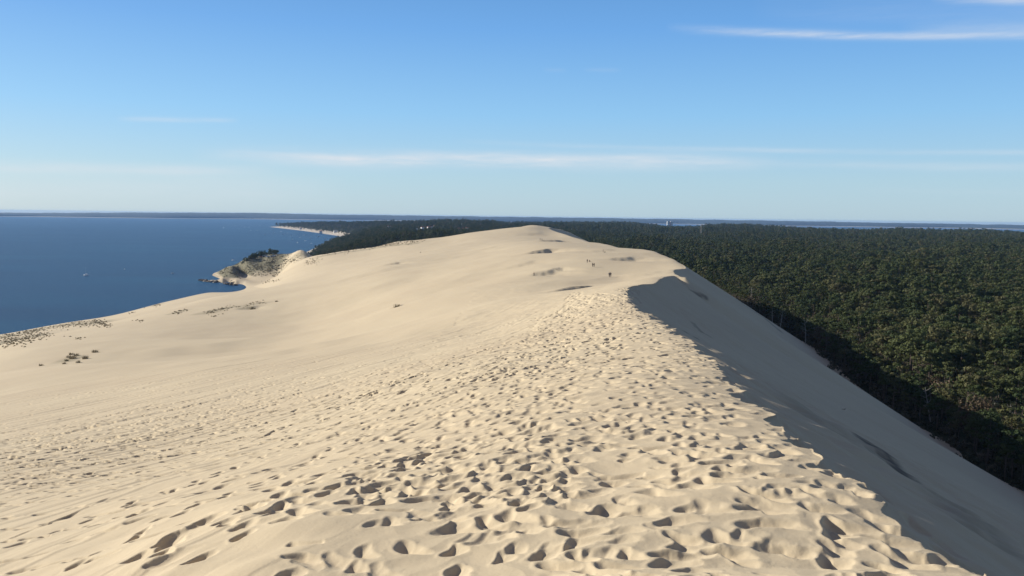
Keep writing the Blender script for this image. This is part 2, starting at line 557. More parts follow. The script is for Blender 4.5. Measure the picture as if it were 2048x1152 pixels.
# resolve the scattered ones together
sc = [p for p in prints if p[2] is None]; prints = [p for p in prints if p[2] is not None]
us = np.array([p[0] for p in sc]); vs = np.array([p[1] for p in sc])
dd = (MCAM @ np.stack([(us - 1024) / FPX, -(vs - 576) / FPX, -np.ones_like(us)])).T
dd = dd / dd[:, 1:2]
YY = RS[:700][None] / np.hypot(dd[:, 0], 1)[:, None]
zz = base_height(dd[:, 0:1] * YY, YY, False)[0]
ff = dd[:, 2:3] * YY - zz
ii = np.argmax(ff < 0, 1)
for k, i in enumerate(ii):
    if i > 0:
        prints.append((dd[k, 0] * YY[k, i], YY[k, i], rnd.gauss(.5, .6), .21 * rnd.uniform(.8, 1.2), .125 * rnd.uniform(.8, 1.2), rnd.uniform(.05, .1)))
# people's tracks on the plateau
for a, b in [((1262, 600), (1255, 572)), ((1240, 600), (1190, 585)), ((1120, 640), (1165, 590)), ((1130, 625), (1150, 585))]:
    for k in range(4):
        tpx((a[0] + rnd.uniform(-12, 12), a[1]), (b[0] + rnd.uniform(-10, 10), b[1]), wob=1.2, size=1.5, dep=.12)
print('prints', len(prints))
rnd.shuffle(prints)
lr = rows
for (px, py, th, rl, rw, D) in prints:
    r0 = math.hypot(px, py); a0 = math.atan2(px, py)
    if r0 > 230 or r0 < 4 or abs(a0) > .68:
        continue
    Rm = rl * 2.4
    i0 = np.searchsorted(lr, r0 - Rm); i1 = np.searchsorted(lr, r0 + Rm)
    j0 = np.searchsorted(cols, a0 - Rm / r0); j1 = np.searchsorted(cols, a0 + Rm / r0)
    if i1 - i0 < 2 or j1 - j0 < 2:
        continue
    xs = X[i0:i1, j0:j1] - px; ys = Y[i0:i1, j0:j1] - py
    c, s = math.cos(th), math.sin(th)
    # pit shaped for its shade: steep wall towards the sun, long run-out opposite
    sd_ = xs * .94 - ys * .34
    k_ = np.where(sd_ > 0, .46, -.06) * sd_
    xs = xs - k_ * .94; ys = ys + k_ * .34
    p = xs * s + ys * c; q = xs * c - ys * s
    ph = px * 3.1 + py * 1.7
    q = q + .22 * rw * np.sin(p / rl * 2.3 + ph)
    p = p * np.where(p > 0, .62, 1.05)
    ang = np.arctan2(q, p)
    e = np.sqrt((p / rl) ** 2 + (q / rw) ** 2) * (1 + .11 * np.sin(ang * 2 + ph) + .07 * np.sin(ang * 3 + ph * 2.3) + .05 * np.sin(ang * 5 + ph * 1.1))
    h = H[i0:i1, j0:j1]
    rim = .14 * D * np.exp(-((e - 1.2) / .25) ** 2) * (e > .9) * np.where(sd_ > 0, .4, 1)
    bowl = -D * np.where(sd_ > 0, .35 * np.clip(1 - e * e, 0, 1) + .65 * np.clip(1 - e, 0, 1), .85 * np.clip(1 - e * e, 0, 1) + .15 * np.clip(1 - e, 0, 1)) * 1.15 + .4 * np.clip(h, -.2, .06)
    hn = np.where(e < 1, np.minimum(h + .08 * D, bowl), h + rim)
    H[i0:i1, j0:j1] = hn
for _k in range(2):                              # dry sand slumps: soften every edge a little
    _r = R_[:, :1]
    wgt = .5 * (1 - sstep(22, 45, R_)) * sstep(6.6, 7.5, R_)
    B = H.copy()
    B[1:-1, 1:-1] = (H[1:-1, 1:-1] * 4 + 2 * (H[:-2, 1:-1] + H[2:, 1:-1] + H[1:-1, :-2] + H[1:-1, 2:]) + H[:-2, :-2] + H[2:, 2:] + H[:-2, 2:] + H[2:, :-2]) / 16
    H = H * (1 - 2 * wgt) + B * 2 * wgt
del B
print('stamped', round(time.time() - T0, 1))
# slumped lips: trampled crest sand is lumpy
sel = (R_ < 130) & (np.abs(A_) < .7) & (dw > -1.5) & (dw < 8)
lump = -np.abs(perlin(X[sel] / .62, Y[sel] / .75)) * .075 - np.abs(perlin(X[sel] / 1.5 + 5, Y[sel] / 1.3)) * .07 + .012 * fbm(X[sel] / .3, Y[sel] / .3, 2)
H[sel] += .3 * lump * sstep(-1.5, 0, dw[sel]) * (1 - sstep(6, 8, dw[sel]))
Z = Z + H

# ------- dark strips of old soil, scrub
STAIN = np.zeros_like(Z); VEG = np.zeros_like(Z)


def stain_line(pts, width, amt, fuzz=1.0, arr=None):
    arr = STAIN if arr is None else arr
    w = [hit(*p) for p in pts]
    for a, b in zip(w[:-1], w[1:]):
        mx_, Mx = min(a[0], b[0]) - width * 4, max(a[0], b[0]) + width * 4
        my_, My = min(a[1], b[1]) - width * 4, max(a[1], b[1]) + width * 4
        s = (X > mx_) & (X < Mx) & (Y > my_) & (Y < My)
        if not s.any():
            continue
        x = X[s]; y_ = Y[s]
        dx, dy = b[0] - a[0], b[1] - a[1]; L2 = dx * dx + dy * dy
        wx = .5 * width * fbm(x / width / 1.6, y_ / width / 1.6, 3); 
        t = np.clip(((x - a[0]) * dx + (y_ - a[1]) * dy) / L2, 0, 1)
        d = np.hypot(x - a[0] - t * dx + wx, y_ - a[1] - t * dy + wx)
        tex = .85 + .9 * fbm(x / (width * .7) + 5, y_ / (width * .7), 3)
        v = amt * (1 - sstep(width * .35, width * fuzz, d)) * np.clip(tex, 0, 1)
        arr[s] = np.maximum(arr[s], v)


stain_line([(1385, 672), (1440, 705), (1500, 742), (1556, 775)], 1.0, .95)
stain_line([(1372, 664), (1395, 678)], .7, .5)
stain_line([(1384, 583), (1411, 594)], 1.3, .6); stain_line([(1386, 644), (1402, 662), (1420, 672)], .8, .45)
stain_line([(1709, 874), (1765, 912), (1817, 954), (1869, 992)], .9, .85)
stain_line([(1725, 895), (1790, 940)], .45, .4); stain_line([(1880, 1000), (1940, 1045), (2000, 1090)], .9, .3, 1.6)
stain_line([(1620, 832), (1660, 860), (1700, 880)], 1.6, .25, 1.6); stain_line([(1880, 1025), (1925, 1055)], .3, .4)
stain_line([(1478, 603), (1500, 618), (1532, 638), (1560, 662)], 2.2, .5); stain_line([(1862, 845), (1925, 890), (1990, 950)], 1.6, .5)
stain_line([(1142, 577), (1172, 573), (1200, 570)], 3.0, .5)
for _p, _w, _a in [([(0, 688), (50, 677), (98, 668)], 9, .5), ([(0, 676), (75, 660)], 9, .45), ([(98, 655), (140, 648), (205, 645)], 11, .5), ([(410, 627), (440, 619), (475, 613)], 6, .4), ([(490, 616), (505, 608), (525, 606)], 5, .4),
                     ([(305, 607), (318, 610)], 6, .35), ([(345, 628), (370, 620)], 4, .4), ([(133, 722), (150, 714)], 3.2, .5), ([(640, 513), (700, 503), (760, 494), (830, 487)], 7, .5), ([(540, 545), (600, 512)], 6, .45), ([(510, 552), (560, 530), (615, 512)], 5, .45)]:
    stain_line(_p, _w, _a, 1.5, VEG)
sel = (R_ > 900) & SANDM
u_like = X[sel]; 
cliff = sstep(-250, -300, -(-X[sel])) if False else None
xs = X[sel]; ys = Y[sel]
cl = sstep(-318, -345, xs + .55 * (1250 - ys) * 0 + 14 * fbm(xs / 20, ys / 20, 3)) if False else (sstep(318, 348, -xs + 16 * fbm(xs / 22, ys / 22, 3)) * np.maximum(sstep(1195, 1235, ys + 12 * fbm(xs / 15 + 4, ys / 15, 2)), sstep(358, 372, -xs) * sstep(1128, 1150, ys + 10 * fbm(xs / 12, ys / 12, 2))))
VEG[sel] = np.maximum(VEG[sel], cl * .9 * sstep(-87.6, -86.4, Z[sel] + .8 * perlin(xs / 9, ys / 9)))
STAIN[sel] = np.maximum(STAIN[sel], sstep(372, 392, -xs) * sstep(1105, 1130, ys) * (.28 + .3 * perlin(xs / 5, ys / 5)))
sel = (R_ > 300) & (R_ < 760) & (X < -170) & SANDM       # grassy shelf above the beach
xs = X[sel]; ys = Y[sel]
VEG[sel] = np.maximum(VEG[sel], np.clip(sstep(.0, .35, fbm(xs / 14, ys / 26, 4) + .22) * sstep(-50, -80, 0) if False else 0, 0, 1))

ins_face = lambda M: (M[:-1, :-1] & M[:-1, 1:] & M[1:, 1:] & M[1:, :-1])
ZA = Z + EYE
sandf = (SANDM[:-1, :-1] | SANDM[1:, 1:])
tag_list = []


def tag(o, label=None, cat=None, group=None, kind=None):
    if label: o['label'] = label
    if cat: o['category'] = cat
    if group: o['group'] = group
    if kind: o['kind'] = kind
    return o


dune = grid_mesh('dune', X, Y, ZA, sandf, MS, {'stain': STAIN, 'veg': VEG})
tag(dune, 'long pale sand dune with trampled crest and shaded lee slope', 'dune', kind='structure')
floor = grid_mesh('forest_floor', X, Y, ZA, ~sandf, MF)
tag(floor, 'dark forest ground at the foot of the dune', 'ground', kind='structure')
del R_, A_, H, STAIN, VEG
# far land
rows2 = np.concatenate([geo(1600, 9500, .011), [9500.0, 14000, 25000, 45000]])
cols2 = np.concatenate([np.arange(-math.pi, -.7, .06), np.arange(-.7, .7, .0035), np.arange(.7, math.pi + .05, .06)])
cols2[-1] = cols2[0] + 2 * math.pi
R2, A2 = np.meshgrid(rows2, cols2, indexing='ij')
X2 = R2 * np.sin(A2); Y2 = R2 * np.cos(A2)
Z2, S2, C2 = base_height(X2, Y2)
C2 = C2 + 14 * fbm(X2 / 60, Y2 / 60, 2)
isb = (np.abs(C2) < 75) & (X2 < -400)
bf = isb[:-1, :-1]
beach = grid_mesh('beach', X2, Y2, Z2 + EYE, bf, MB_)
tag(beach, 'curved pale beach along the wooded shore of the bay', 'beach', kind='structure')
landm = grid_mesh('ground', X2, Y2, Z2 + EYE, ~bf, MF)
tag(landm, 'wooded ground stretching to the far coast', 'ground', kind='structure')
print('meshes', round(time.time() - T0, 1))


# ------------------------------------------------------------------ sea
def sea_mat():
    m, nt, b = new_mat('sea_water')
    pos = N(nt, 'ShaderNodeNewGeometry').outputs['Position']
    mp = N(nt, 'ShaderNodeMapping'); mp.inputs['Scale'].default_value = (.0016, .0060, .002); nt.links.new(pos, mp.inputs['Vector'])
    c = ramp(nt, noise(nt, mp.outputs[0], 1, 5, .6), [(.32, (.001, .026, .078)), (.52, (.002, .042, .104)), (.7, (.006, .066, .128))])
    nt.links.new(c, b.inputs['Base Color'])
    b.inputs['Roughness'].default_value = .32
    b.inputs['IOR'].default_value = 1.333
    b.inputs['Specular IOR Level'].default_value = .15
    mp2 = N(nt, 'ShaderNodeMapping'); mp2.inputs['Scale'].default_value = (.16, .3, .2); mp2.inputs['Rotation'].default_value = (0, 0, .4); nt.links.new(pos, mp2.inputs['Vector'])
    bp = N(nt, 'ShaderNodeBump'); bp.inputs['Strength'].default_value = 1.0; bp.inputs['Distance'].default_value = 1.2
    nt.links.new(noise(nt, mp2.outputs[0], 1, 6, .65), bp.inputs['Height'])
    nt.links.new(bp.outputs[0], b.inputs['Normal'])
    return m


def simple_mesh(name, verts, faces, mats, parent=None, fm=None, smooth=False):
    me = bpy.data.meshes.new(name)
    me.from_pydata([tuple(map(float, v)) for v in verts], [], faces)
    for m in (mats if isinstance(mats, (list, tuple)) else [mats]):
        me.materials.append(m)
    if fm is not None:
        me.polygons.foreach_set('material_index', fm)
    if smooth:
        me.polygons.foreach_set('use_smooth', [True] * len(me.polygons))
    me.update()
    o = bpy.data.objects.new(name, me); COL.objects.link(o)
    if parent is not None:
        o.parent = parent
    return o


S = 21000
NS = 96
sea = simple_mesh('water', [(S * math.sin(6.2832 * k / NS), S * math.cos(6.2832 * k / NS), 0) for k in range(NS)], [tuple(range(NS))[::-1]], sea_mat())
tag(sea, 'deep blue sea with small ripples filling the bay', 'sea', kind='structure')

# far coast: low wooded land on the horizon, with a pale beach at its foot
prof = [(-900, 430, 0), (-300, 424, 0), (0, 425.3, 0), (250, 425.2, 0), (500, 425.8, 0), (640, 428.5, 0), (780, 430.6, 0), (950, 432.8, 0), (1100, 434.4, 0), (1400, 439, 0), (1700, 444, 0), (2048, 450, 0), (2600, 461, 0)]
va = []
for u, v, _ in prof:
    d = ray(u, v); va.append((math.atan2(d[0], 1), d[2] / math.hypot(d[0], 1)))
va = np.array(va)
aa = np.linspace(va[0, 0], va[-1, 0], 900)
RC = 15500.0
top = np.interp(aa, va[:, 0], va[:, 1]) * RC + EYE + 5 * np.array([float(perlin(np.array([a * 60.0]), np.array([.5]))[0]) for a in aa]) + 2.5 * np.array([float(perlin(np.array([a * 900.0]), np.array([7.5]))[0]) for a in aa])
shore = RC - 1500 + 900 * perlin(aa * 9, aa * 0 + 2.2)
rr = np.stack([shore, shore + 80, shore + 90, np.full_like(aa, RC - 300), np.full_like(aa, RC), np.full_like(aa, RC + 1500), np.full_like(aa, RC + 4000)])
hh = np.stack([np.full_like(aa, -2.0), np.full_like(aa, 5.0), np.full_like(aa, 14.0), 14 + (top - 14) * .8, top, top * .8, np.full_like(aa, -3.0)])
Xf = rr * np.sin(aa)[None]; Yf = rr * np.cos(aa)[None]


def farwood_mat():
    m, nt, b = new_mat('far_woods')
    pos = N(nt, 'ShaderNodeNewGeometry').outputs['Position']
    c = ramp(nt, noise(nt, pos, .004, 5, .7), [(.35, (.012, .025, .02)), (.6, (.025, .04, .03)), (.78, (.07, .075, .06))])
    nt.links.new(c, b.inputs['Base Color']); b.inputs['Roughness'].default_value = 1
    return m


fm = np.ones((6, len(aa) - 1), bool)
f1 = fm.copy(); f1[0] = False; f2 = ~f1
far = grid_mesh('hills', Xf, Yf, hh, f1, farwood_mat()); tag(far, 'low wooded land lining the horizon across the water', 'hills', kind='structure')
fb = grid_mesh('beach', Xf, Yf, hh, f2, MB_); tag(fb, 'pale strip of sand at the foot of the far coast', 'beach', kind='structure')

# ------------------------------------------------------------------ sky, sun, haze
SUN_EL = math.radians(23.0)
SUN_DIR = np.array([-math.cos(math.radians(20)), math.sin(math.radians(20))])   # towards the sun: left and a little ahead
world = bpy.data.worlds.new('World'); scene.world = world; world.use_nodes = True
nt = world.node_tree; nt.nodes.clear()
out = N(nt, 'ShaderNodeOutputWorld'); bg = N(nt, 'ShaderNodeBackground'); sky = N(nt, 'ShaderNodeTexSky')
skv = N(nt, 'ShaderNodeVectorMath', operation='MAXIMUM'); skv.inputs[1].default_value = (-9, -9, .004)
sky.sky_type = 'NISHITA'; sky.sun_disc = False; sky.sun_elevation = SUN_EL
sky.sun_rotation = math.atan2(SUN_DIR[0], SUN_DIR[1])
sky.altitude = 50; sky.air_density = 1.0; sky.dust_density = .5; sky.ozone_density = 2.0
bg.inputs['Strength'].default_value = .11
tc = N(nt, 'ShaderNodeTexCoord')
sep = N(nt, 'ShaderNodeSeparateXYZ'); nt.links.new(tc.outputs['Generated'], sep.inputs[0]); nt.links.new(tc.outputs['Generated'], skv.inputs[0]); nt.links.new(skv.outputs[0], sky.inputs[0])


def M(op, a, b=None, c=None, clamp=False):
    n = N(nt, 'ShaderNodeMath', operation=op, use_clamp=clamp)
    for k, v in enumerate((a, b, c)):
        if v is None: continue
        if isinstance(v, bpy.types.NodeSocket): nt.links.new(v, n.inputs[k])
        else: n.inputs[k].default_value = v
    return n.outputs[0]


az = M('ARCTAN2', sep.outputs[0], sep.outputs[1]); el = M('ARCSINE', sep.outputs[2])


def sky_ang(u, v):
    d = ray(u, v); return math.atan2(d[0], 1), math.atan2(d[2], math.hypot(d[0], 1))


def cloud(u0, u1, v, thick, amt, tilt=0.0, grain=26, seed=0.0, power=1.0):
    a0, e0 = sky_ang(u0, v); a1, _ = sky_ang(u1, v); e1 = thick / FPX
    ac = (a0 + a1) / 2; aw = abs(a1 - a0) / 2
    ec = sky_ang((u0 + u1) / 2, v)[1]
    sl_ = (.0065 if tilt < .03 else -.012) * (u1 - u0)
    tilt = (sky_ang(u1, v + sl_)[1] - sky_ang(u0, v - sl_)[1]) / (a1 - a0)
    cmb = N(nt, 'ShaderNodeCombineXYZ'); nt.links.new(az, cmb.inputs[0]); nt.links.new(M('MULTIPLY', el, 9.0), cmb.inputs[1]); cmb.inputs[2].default_value = seed
    nz = noise(nt, cmb.outputs[0], grain * .35, 9, .68)
    nw = noise(nt, cmb.outputs[0], 2.2, 2, .5)
    de = M('SUBTRACT', M('SUBTRACT', el, ec), M('MULTIPLY', M('SUBTRACT', az, ac), tilt))
    de = M('ADD', de, M('MULTIPLY', M('SUBTRACT', nw, .5), e1 * 2.0))
    ge = M('POWER', 2.718, M('MULTIPLY', M('POWER', M('ABSOLUTE', M('DIVIDE', de, e1)), 2.0), -1.0))
    ga = M('SUBTRACT', 1.0, M('POWER', M('ABSOLUTE', M('DIVIDE', M('SUBTRACT', az, ac), aw)), 3.0), None, True)
    k = M('MULTIPLY', M('MULTIPLY', ge, ga), M('MULTIPLY', M('SUBTRACT', nz, .25, None), 2.0, None, True))
    return M('MULTIPLY', k, amt, None, True)


SKYK = 1 / .11
cl = [cloud(-300, 560, 335, 10, .7, -.01, 20, 1.0), cloud(380, 1560, 319, 15, 1.3, -.012, 22, 2.0), cloud(900, 2500, 300, 5, .45, -.012, 18, 3.0), cloud(1300, 2300, 330, 8, .4, -.012, 18, 3.7),
      cloud(1330, 2200, 67, 6.5, .8, -.012, 30, 4.0), cloud(1800, 2700, 50, 12, .38, .05, 26, 5.0), cloud(1860, 2400, -1, 7, .9, -.01, 30, 6.0), cloud(1500, 2500, 20, 26, .14, 0, 16, 6.5),
      cloud(230, 480, 239, 4.5, .5, .0, 30, 7.0), cloud(1165, 1245, 139, 4, .14, 0, 40, 8.0), cloud(1085, 1135, 140, 4, .10, 0, 40, 9.0), cloud(-400, 700, 372, 26, .4, 0, 14, 10.0), cloud(1700, 2600, 385, 6, .12, 0, 18, 11.0)]
tot = cl[0]
for c in cl[1:]:
    tot = M('ADD', tot, M('MULTIPLY', c, M('SUBTRACT', 1.0, tot)))
SKYR = ramp(nt, M('MULTIPLY', el, 1 / math.radians(60), None, True), [(0.0, (.375, .53, .64)), (.04, (.34, .53, .67)), (.11, (.215, .47, .76)), (.20, (.115, .33, .70)), (.27, (.08, .25, .56)), (.42, (.10, .13, .25)), (1, (.065, .066, .125))])
skm = N(nt, 'ShaderNodeMix', data_type='RGBA', blend_type='MULTIPLY'); skm.inputs[0].default_value = 1
nt.links.new(SKYR, skm.inputs[6]); skm.inputs[7].default_value = (SKYK, SKYK, SKYK, 1)
skn = N(nt, 'ShaderNodeMix', data_type='RGBA'); skn.inputs[0].default_value = .8
nt.links.new(sky.outputs[0], skn.inputs[6]); nt.links.new(skm.outputs[2], skn.inputs[7])
SKYC = skn.outputs[2]
skc = N(nt, 'ShaderNodeMix', data_type='RGBA'); nt.links.new(tot, skc.inputs[0]); nt.links.new(SKYC, skc.inputs[6]); skc.inputs[7].default_value = (5.6, 5.9, 6.3, 1)
nt.links.new(skc.outputs[2], bg.inputs[0]); nt.links.new(bg.outputs[0], out.inputs[0])
SKYMIX = skc

sun = bpy.data.lights.new('sun', 'SUN'); sun.energy = 5.0; sun.angle = math.radians(.55); sun.color = (1.0, .955, .87)
so = bpy.data.objects.new('sun', sun); COL.objects.link(so)
sd = mathutils.Vector((SUN_DIR[0] * math.cos(SUN_EL), SUN_DIR[1] * math.cos(SUN_EL), math.sin(SUN_EL)))
so.rotation_euler = sd.to_track_quat('Z', 'Y').to_euler(); so.location = (-50, 20, 150)

hz = 21500
def box(name, x0, x1, y0, y1, z0, z1, mat):
    v = [(x0, y0, z0), (x1, y0, z0), (x1, y1, z0), (x0, y1, z0), (x0, y0, z1), (x1, y0, z1), (x1, y1, z1), (x0, y1, z1)]
    return simple_mesh(name, v, [(0, 3, 2, 1), (4, 5, 6, 7), (0, 1, 5, 4), (1, 2, 6, 5), (2, 3, 7, 6), (3, 0, 4, 7)], mat)
mh = bpy.data.materials.new('haze_air'); mh.use_nodes = True; mh.node_tree.nodes.clear()
ho = N(mh.node_tree, 'ShaderNodeOutputMaterial'); pv = N(mh.node_tree, 'ShaderNodeVolumePrincipled')
pv.inputs['Density'].default_value = 3.2e-5; pv.inputs['Color'].default_value = (.36, .60, 1.0, 1); pv.inputs['Anisotropy'].default_value = .1
mh.node_tree.links.new(pv.outputs[0], ho.inputs['Volume'])
haze = box('haze', -hz, hz, -hz, hz, -125, 97, mh); tag(haze, 'thin bluish sea haze over the distance', 'haze', kind='stuff')

scene.view_settings.view_transform = 'Standard'; scene.view_settings.look = 'None'; scene.view_settings.gamma = 1.0; scene.view_settings.exposure = 0.27
scene.cycles.volume_bounces = 0; scene.cycles.max_bounces = 5; scene.cycles.diffuse_bounces = 2; scene.cycles.transparent_max_bounces = 4
#PART2

# ================================================================== objects
def hitv(us, vs, n=900):
    us = np.asarray(us, float); vs = np.asarray(vs, float)
    dd = (MCAM @ np.stack([(us - 1024) / FPX, -(vs - 576) / FPX, -np.ones_like(us)])).T
    dd = dd / dd[:, 1:2]
    rs = np.exp(np.linspace(math.log(20), math.log(9000), n))
    YY = rs[None] / np.hypot(dd[:, 0], 1)[:, None]
    zz, ss, _ = base_height(dd[:, 0:1] * YY, YY, False)
    zz = np.maximum(zz, -EYE)
    f = dd[:, 2:3] * YY - zz
    i = np.clip(np.argmax(f < 0, 1), 1, n - 1); k = np.arange(len(us))
    t = f[k, i - 1] / (f[k, i - 1] - f[k, i] + 1e-9)
    y = YY[k, i - 1] + (YY[k, i] - YY[k, i - 1]) * t
    return np.stack([dd[:, 0] * y, y, dd[:, 2] * y + EYE], 1), ss[k, i]


def ground_z(x, y):
    return base_height(np.atleast_1d(np.asarray(x, float)), np.atleast_1d(np.asarray(y, float)))[0] + EYE


def empty(name, loc, rz=0.0, scale=1.0, label=None, cat=None, group=None):
    o = bpy.data.objects.new(name, None); COL.objects.link(o)
    o.empty_display_size = .2
    o.location = tuple(map(float, loc)); o.rotation_euler = (0, 0, rz); o.scale = (scale,) * 3
    return tag(o, label, cat, group)


def link(name, me, parent):
    o = bpy.data.objects.new(name, me); COL.objects.link(o); o.parent = parent
    return o


class MB:
    def __init__(s): s.v = []; s.f = []
    def add(s, vs, fs):
        n = len(s.v); s.v += [tuple(map(float, q)) for q in vs]; s.f += [tuple(i + n for i in f) for f in fs]
    def box(s, c, d, rz=0):
        x, y, z = c; a, b, h = d[0] / 2, d[1] / 2, d[2] / 2
        cs, sn = math.cos(rz), math.sin(rz)
        vs = [(x + i * a * cs - j * b * sn, y + i * a * sn + j * b * cs, z + k * h) for k in (-1, 1) for i, j in ((-1, -1), (1, -1), (1, 1), (-1, 1))]
        s.add(vs, [(0, 3, 2, 1), (4, 5, 6, 7), (0, 1, 5, 4), (1, 2, 6, 5), (2, 3, 7, 6), (3, 0, 4, 7)])
    def tube(s, pts, rad, n=6):
        pts = [np.array(p, float) for p in pts]; vs = []; fs = []
        for i, p in enumerate(pts):
            d = pts[min(i + 1, len(pts) - 1)] - pts[max(i - 1, 0)]; d = d / (np.linalg.norm(d) + 1e-9)
            up = np.array([0, 0, 1.]) if abs(d[2]) < .9 else np.array([1., 0, 0])
            a = np.cross(d, up); a /= np.linalg.norm(a); b = np.cross(d, a)
            for k in range(n):
                t = 2 * math.pi * k / n; vs.append(p + rad[i] * (a * math.cos(t) + b * math.sin(t)))
        for i in range(len(pts) - 1):
            for k in range(n):
                fs.append((i * n + k, i * n + (k + 1) % n, (i + 1) * n + (k + 1) % n, (i + 1) * n + k))
        fs.append(tuple(range(n))[::-1]); fs.append(tuple(range((len(pts) - 1) * n, len(pts) * n)))
        s.add(vs, fs)
    def mesh(s, name, mat, smooth=False):
        me = bpy.data.meshes.new(name); me.from_pydata(s.v, [], s.f); me.materials.append(mat)
        if smooth: me.polygons.foreach_set('use_smooth', [True] * len(me.polygons))
        me.update(); return me
    def build(s, name, mat, parent=None, smooth=False):
        o = bpy.data.objects.new(name, s.mesh(name, mat, smooth)); COL.objects.link(o)
        if parent: o.parent = parent
        return o


# ---------------------------------------------------------------- trees
def leaf_mat(name, stops, transl=.12):
    m, nt, b = new_mat(name)
    oi = N(nt, 'ShaderNodeObjectInfo')
    pos = N(nt, 'ShaderNodeNewGeometry').outputs['Position']
    nz = noise(nt, pos, .012, 3, .6)
    f = M2(nt, 'ADD', M2(nt, 'MULTIPLY', oi.outputs['Random'], .62), M2(nt, 'MULTIPLY', nz, .38))
    c = ramp(nt, f, stops)
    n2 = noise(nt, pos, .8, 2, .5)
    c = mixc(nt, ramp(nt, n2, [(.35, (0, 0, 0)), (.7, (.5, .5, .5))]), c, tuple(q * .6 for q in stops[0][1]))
    nt.links.new(c, b.inputs['Base Color']); b.inputs['Roughness'].default_value = .75; b.inputs['Specular IOR Level'].default_value = .2
    tr = N(nt, 'ShaderNodeBsdfTranslucent'); nt.links.new(c, tr.inputs['Color'])
    mx = N(nt, 'ShaderNodeMixShader'); mx.inputs[0].default_value = transl
    nt.links.new(b.outputs[0], mx.inputs[1]); nt.links.new(tr.outputs[0], mx.inputs[2])
    nt.links.new(mx.outputs[0], nt.nodes['Material Output'].inputs['Surface'])
    return m


def M2(nt, op, a, b):
    n = N(nt, 'ShaderNodeMath', operation=op)
    for k, v in enumerate((a, b)):
        if isinstance(v, bpy.types.NodeSocket): nt.links.new(v, n.inputs[k])
        else: n.inputs[k].default_value = v
    return n.outputs[0]


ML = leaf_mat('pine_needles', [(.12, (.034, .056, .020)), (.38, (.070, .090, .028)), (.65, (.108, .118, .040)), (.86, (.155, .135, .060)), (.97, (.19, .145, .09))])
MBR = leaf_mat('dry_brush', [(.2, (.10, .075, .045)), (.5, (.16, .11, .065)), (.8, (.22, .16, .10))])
MT = plain('pine_bark', (.14, .105, .08), .9); MDEAD = plain('bleached_wood', (.34, .31, .27), .85)


def crown_mesh(name, seed, H=12.0, width=2.6, low=.5, nclus=17, leaves=34, size=.42, mat=None, flat=.55):
    r = np.random.default_rng(seed); vs = []; 
    for c in range(nclus):
        t = r.random(); z = H * (low + (1 - low) * t)
        rad = width * math.sqrt(max(0.05, 1 - ((t - .35) / .7) ** 2)) * r.uniform(.25, .95)
        a = r.random() * 6.283
        cx, cy = rad * math.cos(a), rad * math.sin(a)
        cr = r.uniform(.65, 1.35) * width / 2.6
        n = leaves
        d = r.normal(size=(n, 3)); d /= np.linalg.norm(d, axis=1)[:, None]
        pos = d * (r.random((n, 1)) ** .4) * np.array([cr, cr, cr * flat]) + np.array([cx, cy, z - cr * .4])
        nrm = d * 1.2 + r.normal(size=(n, 3)) * .38 + np.array([0, 0, .3]); nrm /= np.linalg.norm(nrm, axis=1)[:, None]
        u = np.cross(nrm, r.normal(size=(n, 3))); u /= np.linalg.norm(u, axis=1)[:, None]; w = np.cross(nrm, u)
        s = (size * r.uniform(.6, 1.3, (n, 1)))
        vs.append(np.stack([pos - u * s * .5, pos - w * s * .28, pos + u * s * .5, pos + w * s * .32], 1).reshape(-1, 3))
    V = np.concatenate(vs); q = len(V) // 4
    me = bpy.data.meshes.new(name)
    me.vertices.add(len(V)); me.vertices.foreach_set('co', V.astype(np.float32).ravel())
    me.loops.add(q * 4); me.loops.foreach_set('vertex_index', np.arange(q * 4, dtype=np.int32))
    me.polygons.add(q); me.polygons.foreach_set('loop_start', np.arange(0, q * 4, 4, dtype=np.int32)); me.polygons.foreach_set('loop_total', np.full(q, 4, np.int32))
    me.update(calc_edges=True); me.materials.append(mat)
    return me


def trunk_mesh(name, seed, H=12.0, mat=None, dead=False, width=2.2):
    r = random.Random(seed); b = MB()
    lx, ly = r.uniform(-.9, .9), r.uniform(-.9, .9)
    pts = [(lx * t * t + .12 * math.sin(t * 5 + seed), ly * t * t, H * t * (.86 if not dead else 1)) for t in (0, .2, .4, .6, .8, 1)]
    b.tube(pts, [.2, .16, .14, .11, .07, .03], 6)
    for k in range(12 if dead else 7):
        t = r.uniform(.4 if dead else .45, .95); a = r.uniform(0, 6.28); L = r.uniform(.8, width) * (1.1 - .4 * t)
        p = np.array([lx * t * t, ly * t * t, H * t * (.86 if not dead else 1)])
        q = p + np.array([math.cos(a) * L * .6, math.sin(a) * L * .6, L * .35]); e = q + np.array([math.cos(a + .4) * L * .5, math.sin(a + .4) * L * .5, L * r.uniform(0, .5)])
        b.tube([p, q, e], [.06, .04, .015], 4)
        if dead:
            b.tube([q, q + np.array([math.cos(a - .8) * L * .5, math.sin(a - .8) * L * .5, L * .3])], [.03, .012], 4)
    return b.mesh(name, mat, True)


